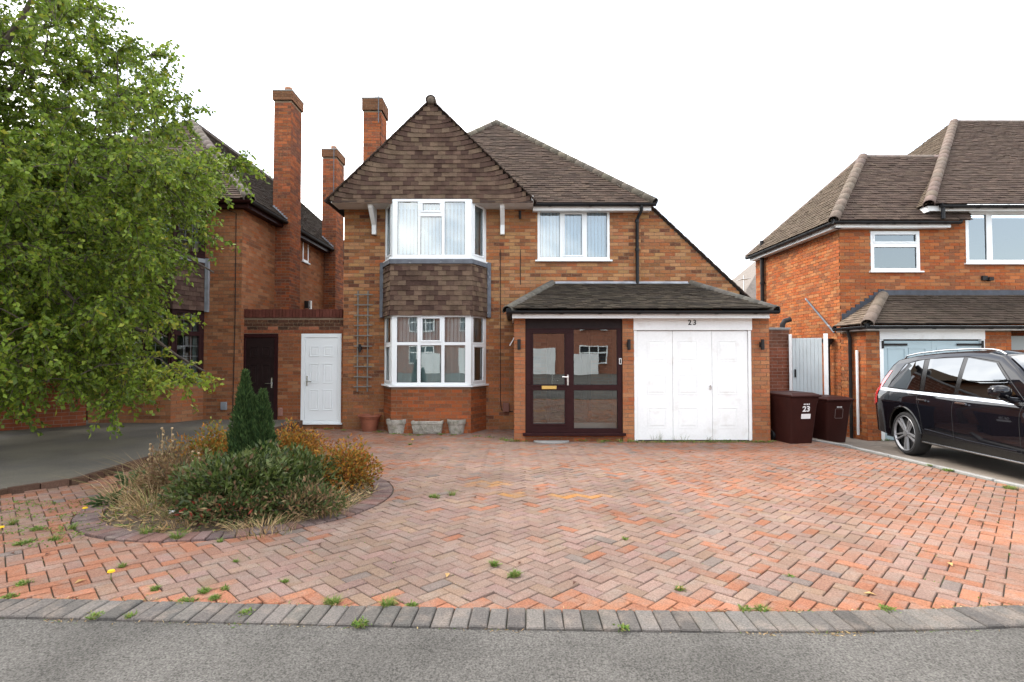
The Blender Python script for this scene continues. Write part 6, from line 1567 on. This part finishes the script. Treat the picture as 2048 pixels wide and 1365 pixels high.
# ---- twin-topped conifer
P = ground(505, 985); g0 = gz(P.x, P.y) + 0.08
CO = thing('dwarf_conifer', 'dark green twin-topped dwarf conifer in the middle of the round bed', 'conifer', (P.x, P.y, g0), G)
tk = MB(); pts_, dirs_, cols_ = [], [], []
ztop = at(487, 748, P.y).z; z2nd = at(528, 786, P.y).z
for (cx_, zt, rb, n, zl) in ((at(490, 800, P.y).x, ztop, 0.150, 6000, 0.30), (at(526, 800, P.y).x, z2nd, 0.140, 5000, 0.25), (at(507, 880, P.y).x, z2nd - 0.07, 0.190, 6400, 0.05)):
    tk.tube([(P.x, P.y, g0 - 0.1), (cx_, P.y, g0 + 0.3), (cx_, P.y, zt - 0.05)], [0.03, 0.022, 0.004], 6)
    h = np.random.rand(n) ** 0.85; z = g0 + zl * 0.3 + h * (zt - g0 - zl * 0.3)
    rr2 = rb * np.clip(np.where(h < 0.30, 0.80 + 0.20 * (h / 0.30), 1 - ((h - 0.30) / 0.70) ** 1.35), 0.02, 1) * (0.30 + 0.70 * np.random.rand(n) ** 0.45)
    a = np.random.rand(n) * 6.283; rr2 *= 1 + 0.16 * np.sin(a * 5 + h * 17 + np.random.rand()) 
    pts_.append(np.stack([cx_ + rr2 * np.cos(a), P.y + rr2 * np.sin(a), z], 1)); dd = np.stack([np.cos(a) * 0.45, np.sin(a) * 0.45, np.full(n, 1.0)], 1) + np.random.normal(size=(n, 3)) * 0.22; dirs_.append(dd)
Pp, Dd = np.concatenate(pts_), np.concatenate(dirs_); n = len(Pp)
leaf_mesh('foliage', Pp, Dd, np.random.uniform(0.035, 0.075, n), np.random.uniform(0.005, 0.009, n), palette(n, [(0.044, 0.078, 0.026), (0.064, 0.104, 0.034), (0.028, 0.054, 0.020)], (3, 2, 2)), M('needle'), CO, kind='stuff')
tk.build('trunk', M('bark'), CO)
# ---- dry grasses, seed stalks and weeds
def blades(b, P, n, h, spread, cols, lean=0.4, w_=0.004):
    for i in range(n):
        a = random.uniform(0, 6.28); r_ = spread * math.sqrt(random.random()); s0 = P + V3((r_ * math.cos(a), r_ * math.sin(a), 0)); hh = h * random.uniform(0.5, 1.15)
        d = V3((math.cos(a) * lean * random.random() + random.gauss(0, .12), math.sin(a) * lean * random.random() + random.gauss(0, .12), 1)); sd = V3((math.cos(a + 1.57), math.sin(a + 1.57), 0)) * w_
        m1 = s0 + d * hh * 0.55; e = s0 + V3((d.x * 1.6, d.y * 1.6, d.z * 0.92)) * hh; c = jit(random.choice(cols), 0.2)
        b.add([s0 - sd, s0 + sd, m1 + sd * 0.7, m1 - sd * 0.7, e], [(0, 1, 2, 3), (3, 2, 4)], c)
def grass(name, label, px, py, n, h, spread, cols, group=None, lean=0.5, w_=0.004, g=gz, cat='grass', dz=0.0):
    P = ground(px, py, g); P.z += dz; b = MB(); blades(b, P, n, h, spread, cols, lean, w_)
    return tag(b.build(name, M('leaf_dull'), kind=None), label, cat, group)
STRAW = [(0.40, 0.28, 0.14), (0.32, 0.215, 0.105), (0.46, 0.35, 0.19), (0.24, 0.16, 0.075)]
for px, py, n, h, sp, lb in ((300, 1030, 200, 0.26, 0.17, 'dry straw grass at the front left rim of the round bed'), (385, 1045, 300, 0.13, 0.24, 'flattened dry grass at the front of the round bed'),
                             (655, 1030, 200, 0.20, 0.20, 'dry grass at the right front rim of the round bed'), (330, 985, 200, 0.42, 0.22, 'tall dry grass among the withered shrub at left of bed'),
                             (255, 1010, 120, 0.28, 0.14, 'thin dry grass at the far left rim of the round bed'), (530, 1062, 220, 0.10, 0.28, 'short dry grass in front of the glossy green shrub')):
    grass('dry_grass', lb, px, py, n, h, sp, STRAW + [(0.13, 0.16, 0.04)], 'dry grass in the round bed', 1.5, 0.003, dz=0.02)
GRN = [(0.11, 0.19, 0.03), (0.085, 0.15, 0.025), (0.15, 0.22, 0.045), (0.20, 0.20, 0.06)]
def stalk(px, py, top, label, heads=6):
    P = ground(px, py); zt = at(px, top, P.y).z; b = MB(); b.tube([P, (P.x + 0.01, P.y, (P.z + zt) / 2), (P.x, P.y, zt)], [0.006, 0.005, 0.003], 5, (0.30, 0.22, 0.12))
    for i in range(heads):
        z = lerp(zt, P.z, i / heads * 0.55); o = V3((P.x + random.gauss(0, 0.014), P.y, z))
        b.lathe([(0.0, -0.012), (0.012, 0.0), (0.013, 0.010), (0.0, 0.018)], o, 6, col=jit((0.38, 0.28, 0.16), 0.2))
    tag(b.build('seed_stalk', M('leaf_dull')), label, 'plant', 'dead seed stalks in the round bed')
for (px, py, tp), o_ in zip(((298, 1000, 890), (322, 1000, 858), (341, 1000, 858), (382, 1010, 905), (396, 1010, 908)), ('first', 'second', 'third', 'fourth', 'fifth')): stalk(px, py, tp, 'dead upright seed stalk in the round bed, ' + o_ + ' from the left')
def weed(px, py, r_, h, n, label, group, cols=GRN, g=gz, broad=0.010, name='weed'):
    P = ground(px, py, g); q = np.random.rand(n, 2); a = q[:, 0] * 6.283; rr2 = r_ * np.sqrt(q[:, 1])
    Q = np.stack([P.x + rr2 * np.cos(a) * 0.7, P.y + rr2 * np.sin(a) * 0.7, np.full(n, P.z) + np.random.rand(n) * h * 0.5], 1); D = np.stack([np.cos(a), np.sin(a), np.random.uniform(0.2, 1.4, n)], 1)
    return tag(leaf_mesh(name, Q, D, np.random.uniform(h * 0.5, h * 1.1, n), np.random.uniform(broad * 0.6, broad * 1.3, n), palette(n, cols, [1] * len(cols)), M('leaf_dull'), droop=0.2), label, 'weed', group)
gw = 'weeds in the joints of the paving'
ORD = ['first', 'second', 'third', 'fourth', 'fifth', 'sixth', 'seventh', 'eighth', 'ninth', 'tenth', 'eleventh', 'twelfth', 'thirteenth', 'fourteenth', 'fifteenth', 'sixteenth', 'seventeenth', 'eighteenth', 'nineteenth', 'twentieth', 'twenty-first', 'twenty-second', 'twenty-third', 'twenty-fourth', 'twenty-fifth']
def zone(px, py):
    if py >= 1200: return 'along the grey border by the road'
    if px < 240: return 'in the paving left of the round bed'
    if px < 620: return 'in the paving in front of the round bed'
    if px < 1300: return 'in the middle of the paving'
    return 'in the paving towards the parked car'
def ranked(items):
    zs = {}
    for it in sorted(items): zs.setdefault(zone(it[0], it[1]), []).append(it)
    return [(it, ORD[i], z) for z, L_ in zs.items() for i, it in enumerate(L_)]
for (px, py, r_, h, n), o_, z_ in ranked([(355, 1078, .07, .10, 60), (292, 1070, .06, .12, 50), (988, 1132, .035, .06, 70), (1030, 1152, .05, .05, 120), (868, 996, .09, .06, 90), (905, 992, .05, .12, 30), (110, 1080, .06, .06, 50), (40, 1090, .06, .06, 40), (75, 1060, .08, .05, 50), (145, 1058, .05, .07, 40),
                         (60, 1085, .05, .05, 30), (245, 1135, .03, .05, 30), (310, 1180, .04, .04, 40), (410, 1185, .05, .04, 50), (430, 1198, .05, .03, 50), (665, 1207, .07, .05, 80), (775, 1212, .06, .06, 90), (825, 1213, .04, .03, 40), (370, 1205, .07, .03, 60), (190, 1235, .06, .03, 50), (260, 1235, .04, .03, 30),
                         (720, 1250, .07, .03, 60), (490, 1228, .05, .03, 40), (1250, 1080, .03, .03, 25), (1490, 1222, .05, .03, 50), (1525, 1222, .05, .04, 50), (1580, 1155, .03, .02, 25), (1775, 1222, .06, .03, 60), (1360, 1180, .04, .03, 40), (1245, 1258, .05, .02, 40), (45, 1170, .06, .04, 50), (20, 1195, .05, .03, 40),
                         (820, 890, .05, .06, 40), (1895, 942, .10, .05, 90), (2020, 978, .10, .06, 90), (1860, 932, .05, .04, 40), (570, 1165, .03, .03, 30), (450, 1180, .03, .03, 30), (25, 1050, .03, .12, 30), (470, 1125, .03, .03, 20), (440, 1085, .03, .05, 30)]):
    P = ground(px, py); b = MB(); blades(b, P, int(n * 1.6), h * 0.62, r_ * 0.55, GRN, 1.1, 0.0022)
    q = leaf_mesh('tmp', np.array([list(P + V3((random.gauss(0, r_ * .3), random.gauss(0, r_ * .3), 0.004))) for _ in range(n)]), rnd_dir(n) * [1, 1, 0.4] + [0, 0, 0.35], np.random.uniform(0.012, 0.034, n), np.random.uniform(0.003, 0.006, n), palette(n, GRN, [1] * 4), M('leaf_dull'))
    me = q.data; vs = [v.co.copy() for v in me.vertices]; cc_ = me.color_attributes['Col'].data
    for p_ in me.polygons: b.add([vs[i] for i in p_.vertices], [(0, 1, 2)], tuple(cc_[p_.loop_start].color)[:3])
    bpy.data.objects.remove(q)
    tag(b.build('weed', M('leaf_dull')), 'green weed tuft ' + z_ + ', ' + o_ + ' from left', 'weed', gw)
def weed_strip(label, pts, h, n, g=gz, broad=0.008, name='ground_weeds', sp=0.05):
    Q, D = [], []
    for px, py in pts:
        P = ground(px, py, g); k = random.uniform(0.4, 1.3)
        for _ in range(int(n * k)):
            a = random.uniform(0, 6.28); Q.append((P.x + random.gauss(0, sp), P.y + random.gauss(0, sp * 0.5), P.z + random.random() * h * 0.5 * k)); D.append((math.cos(a), math.sin(a), random.uniform(0.1, 1.2)))
    m_n = len(Q); o = leaf_mesh(name, np.array(Q), np.array(D), np.random.uniform(h * 0.3, h * 0.8, m_n), np.random.uniform(broad * 0.6, broad * 1.3, m_n), palette(m_n, GRN, [1] * 4), M('leaf_dull'), droop=0.2, kind='stuff')
    return tag(o, label, 'weeds')
wl_ = [(545, 856), (570, 858), (600, 858), (630, 858), (655, 860), (690, 862), (760, 866), (790, 870), (815, 872), (838, 872), (880, 871), (905, 872), (950, 874), (980, 876), (1005, 880), (1015, 884), (1030, 884), (1048, 884), (1150, 880), (1165, 884), (1205, 886), (1215, 884), (1240, 886), (1262, 886), (1275, 886)]
weed_strip('leafy green weeds along the foot of the wall, from white door to bay window', [p for p in wl_ if p[0] < 940], .07, 40)
weed_strip('leafy green weeds along the foot of the glazed porch', [p for p in wl_ if p[0] >= 940], .07, 40)
weed_strip('low green weeds along the foot of the white garage door', [(px + random.randint(-4, 4), 886) for px in range(1285, 1545, 12)], .07, 45, broad=0.006)
weed_strip('green weeds at the foot of the right hand garage wall', [(1770, 882), (1740, 880), (1755, 881)], .07, 50, g=gzr)
for (px, h), o_ in zip(((1308, .20), (1320, .22), (1350, .16), (1368, .2), (1418, .14), (1430, .12)), ORD): grass('wild_grass', 'thin wild grass stems before the white garage door, ' + o_ + ' from the left', px, 885, 14, h, 0.05, [(0.10, 0.12, 0.05), (0.16, 0.17, 0.08)], 'grass stems at the garage', 0.5, 0.0022)
# thistle-like plant and big leaves at the left of the bed
weed(215, 1010, .10, .16, 50, 'spiky dark green thistle at the left edge of the round bed', None, [(0.045, 0.085, 0.03), (0.06, 0.10, 0.035)], broad=0.022, name='thistle')
weed(262, 972, .09, .20, 30, 'broad-leaved dark green plant at the back left of the bed', None, [(0.035, 0.075, 0.025), (0.05, 0.10, 0.035)], broad=0.040, name='broad_leaved_plant')
# yellow flowers
for px, py, fl_ in ((222, 1160, 'near the road, left of centre'), (170, 1028, 'left of the round bed'), (2, 1068, 'at the left edge of the photo'), (825, 885, 'near the bay window')):
    P = ground(px, py); b = MB(); b.tube([P, P + UZ * 0.05], 0.003, 5, (0.1, 0.16, 0.03)); b.lathe([(0.0, 0.045), (0.022, 0.05), (0.018, 0.060), (0.0, 0.063)], P, 10, col=(0.72, 0.48, 0.02)); tag(b.build('yellow_flower', M('leaf_dull')), 'tiny yellow dandelion flower in the paving ' + fl_, 'flower', 'yellow flowers in the paving')
# fallen leaves and catkins
for (px, py, dark), o_, z_ in ranked([(1460, 1070, 1), (1360, 1180, 0), (895, 1152, 0), (1530, 995, 1), (1650, 975, 1), (1580, 950, 1), (1490, 920, 1), (840, 976, 1), (1050, 945, 1), (930, 940, 1), (1110, 900, 1), (1715, 905, 1), (1800, 930, 1), (1960, 1045, 1), (950, 996, 1), (1075, 980, 1), (720, 870, 1), (885, 900, 1), (1380, 905, 1), (1290, 945, 1), (640, 1090, 1), (160, 1165, 0), (95, 1110, 1), (25, 1108, 1), (100, 1020, 1), (1740, 1190, 0), (1900, 1130, 0), (1545, 1088, 1), (1040, 1128, 1), (1150, 1168, 1)]):
    P = ground(px, py) + UZ * 0.004; n = 5; a = random.uniform(0, 6.28); s_ = 0.035 if not dark else 0.026; b = MB(); c = jit((0.42, 0.27, 0.11) if not dark else (0.10, 0.045, 0.03), 0.2)
    u, v = V3((math.cos(a), math.sin(a), 0)), V3((-math.sin(a), math.cos(a), 0))
    b.add([P - u * s_, P + v * s_ * 0.45 + UZ * 0.012, P + u * s_, P - v * s_ * 0.45 + UZ * 0.010, P + UZ * 0.003], [(0, 4, 1), (1, 4, 2), (2, 4, 3), (3, 4, 0)], c)
    tag(b.build('fallen_leaf', M('leaf_dull')), ('dark leaf ' if dark else 'pale leaf ') + z_ + ', ' + o_ + ' leaf from left', 'leaf', 'dark fallen leaves on the paving' if dark else 'pale fallen leaves on the paving')
# straw, moss and seedlings over the soil of the bed
n = 5200; a = np.random.rand(n) * 6.283; rr2 = (IR - 0.19) * np.sqrt(np.random.rand(n)); X_, Y_ = IC.x + rr2 * np.cos(a), IC.y + rr2 * np.sin(a)
Zg = np.array([gz(x, y) for x, y in zip(X_, Y_)]) + 0.16 * (1 - (rr2 / (IR - 0.215)).clip(0, 1) ** 2.2); D_ = rnd_dir(n); D_[:, 2] = np.abs(D_[:, 2]) * 0.5
o = leaf_mesh('ground_cover', np.stack([X_, Y_, Zg], 1), D_, np.random.uniform(0.03, 0.11, n), np.random.uniform(0.003, 0.010, n), palette(n, STRAW + [(0.10, 0.15, 0.03), (0.14, 0.18, 0.04), (0.10, 0.06, 0.035)], (3, 3, 2, 3, 2.5, 2, 2.5)), M('leaf_dull'), kind='stuff')
# straw and grit caught along both sides of the border course, seedlings over the left of the ring
Q, D_ = [], []
for _ in range(2600):
    x = random.uniform(-3.2, 3.2); near = random.random() < 0.62; k = blot(x, 0 if near else 5, 0.16, 9)
    if random.random() > k ** 2.2 * 1.6: continue
    y = kerb_y(x) + (random.gauss(-0.006, 0.010) if near else 0.208 + random.gauss(0, 0.008)); Q.append((x, y, (0.190 if near else 0.2))); a = random.uniform(0, 6.28); D_.append((math.cos(a), math.sin(a), random.uniform(0.0, 0.5)))
n = len(Q); leaf_mesh('edge_debris', np.array(Q), np.array(D_), np.random.uniform(0.008, 0.034, n), np.random.uniform(0.001, 0.0035, n), palette(n, STRAW + GRN[:2] + [(0.08, 0.05, 0.03)], (3, 3, 2, 3, 1.4, 1.4, 3)), M('leaf_dull'), kind='stuff')
Q, D_ = [], []
for c_, hz_, col_, dz_, poly_ in random.sample(cands, min(len(cands), 2600)):
    k = blot(c_.x, c_.y, 0.7, 12) + (0.25 if c_.x < -1.2 or c_.x > 3.2 else 0)
    if random.random() > k ** 3 * 1.3: continue
    i_ = random.randrange(4); a_, e_ = poly_[i_], poly_[(i_ + 1) % 4]
    for _ in range(random.randint(2, 7)):
        p_ = a_.lerp(e_, random.random()); an = random.uniform(0, 6.28); Q.append((p_.x, p_.y, gz(p_.x, p_.y) - 0.003)); D_.append((math.cos(an), math.sin(an), 0.5))
n = len(Q); leaf_mesh('joint_moss', np.array(Q), np.array(D_), np.random.uniform(0.006, 0.016, n), np.random.uniform(0.0015, 0.004, n), palette(n, GRN[:2] + STRAW[:2] + [(0.06, 0.075, 0.02)], (2, 2, 1.5, 1.5, 3)), M('leaf_dull'), kind='stuff')
weed_strip('straggling green weeds over the paving at the left of the round bed', [(random.randint(20, 230), random.randint(1000, 1095)) for _ in range(46)], .05, 16, broad=0.006, sp=0.06)
# crumpled litter in the bed
P = ground(360, 1040) + UZ * 0.05
lt = thing('litter', 'crumpled black, white and red wrapper lying in the front of the bed', 'litter', P)
for nm, c, o, s_ in (('dark_fold', (0.012, 0.012, 0.015), V3((0, 0, 0)), 0.075), ('white_fold', (0.7, 0.7, 0.72), V3((-0.05, -0.03, 0.02)), 0.035), ('red_fold', (0.45, 0.02, 0.02), V3((0.05, -0.02, 0.035)), 0.035)):
    b = MB(); n1, n2 = 6, 9; vs = []
    for i in range(n1 + 1):
        for j in range(n2):
            th, ph = math.pi * i / n1, 2 * math.pi * j / n2; k = s_ * random.uniform(0.72, 1.2); vs.append(P + o + V3((k * 1.3 * math.sin(th) * math.cos(ph), k * math.sin(th) * math.sin(ph), k * 0.7 * math.cos(th))))
    b.add(vs, [(i * n2 + j, i * n2 + (j + 1) % n2, (i + 1) * n2 + (j + 1) % n2, (i + 1) * n2 + j) for i in range(n1) for j in range(n2)]); b.build(nm, mat(nm, c, 0.35), lt)
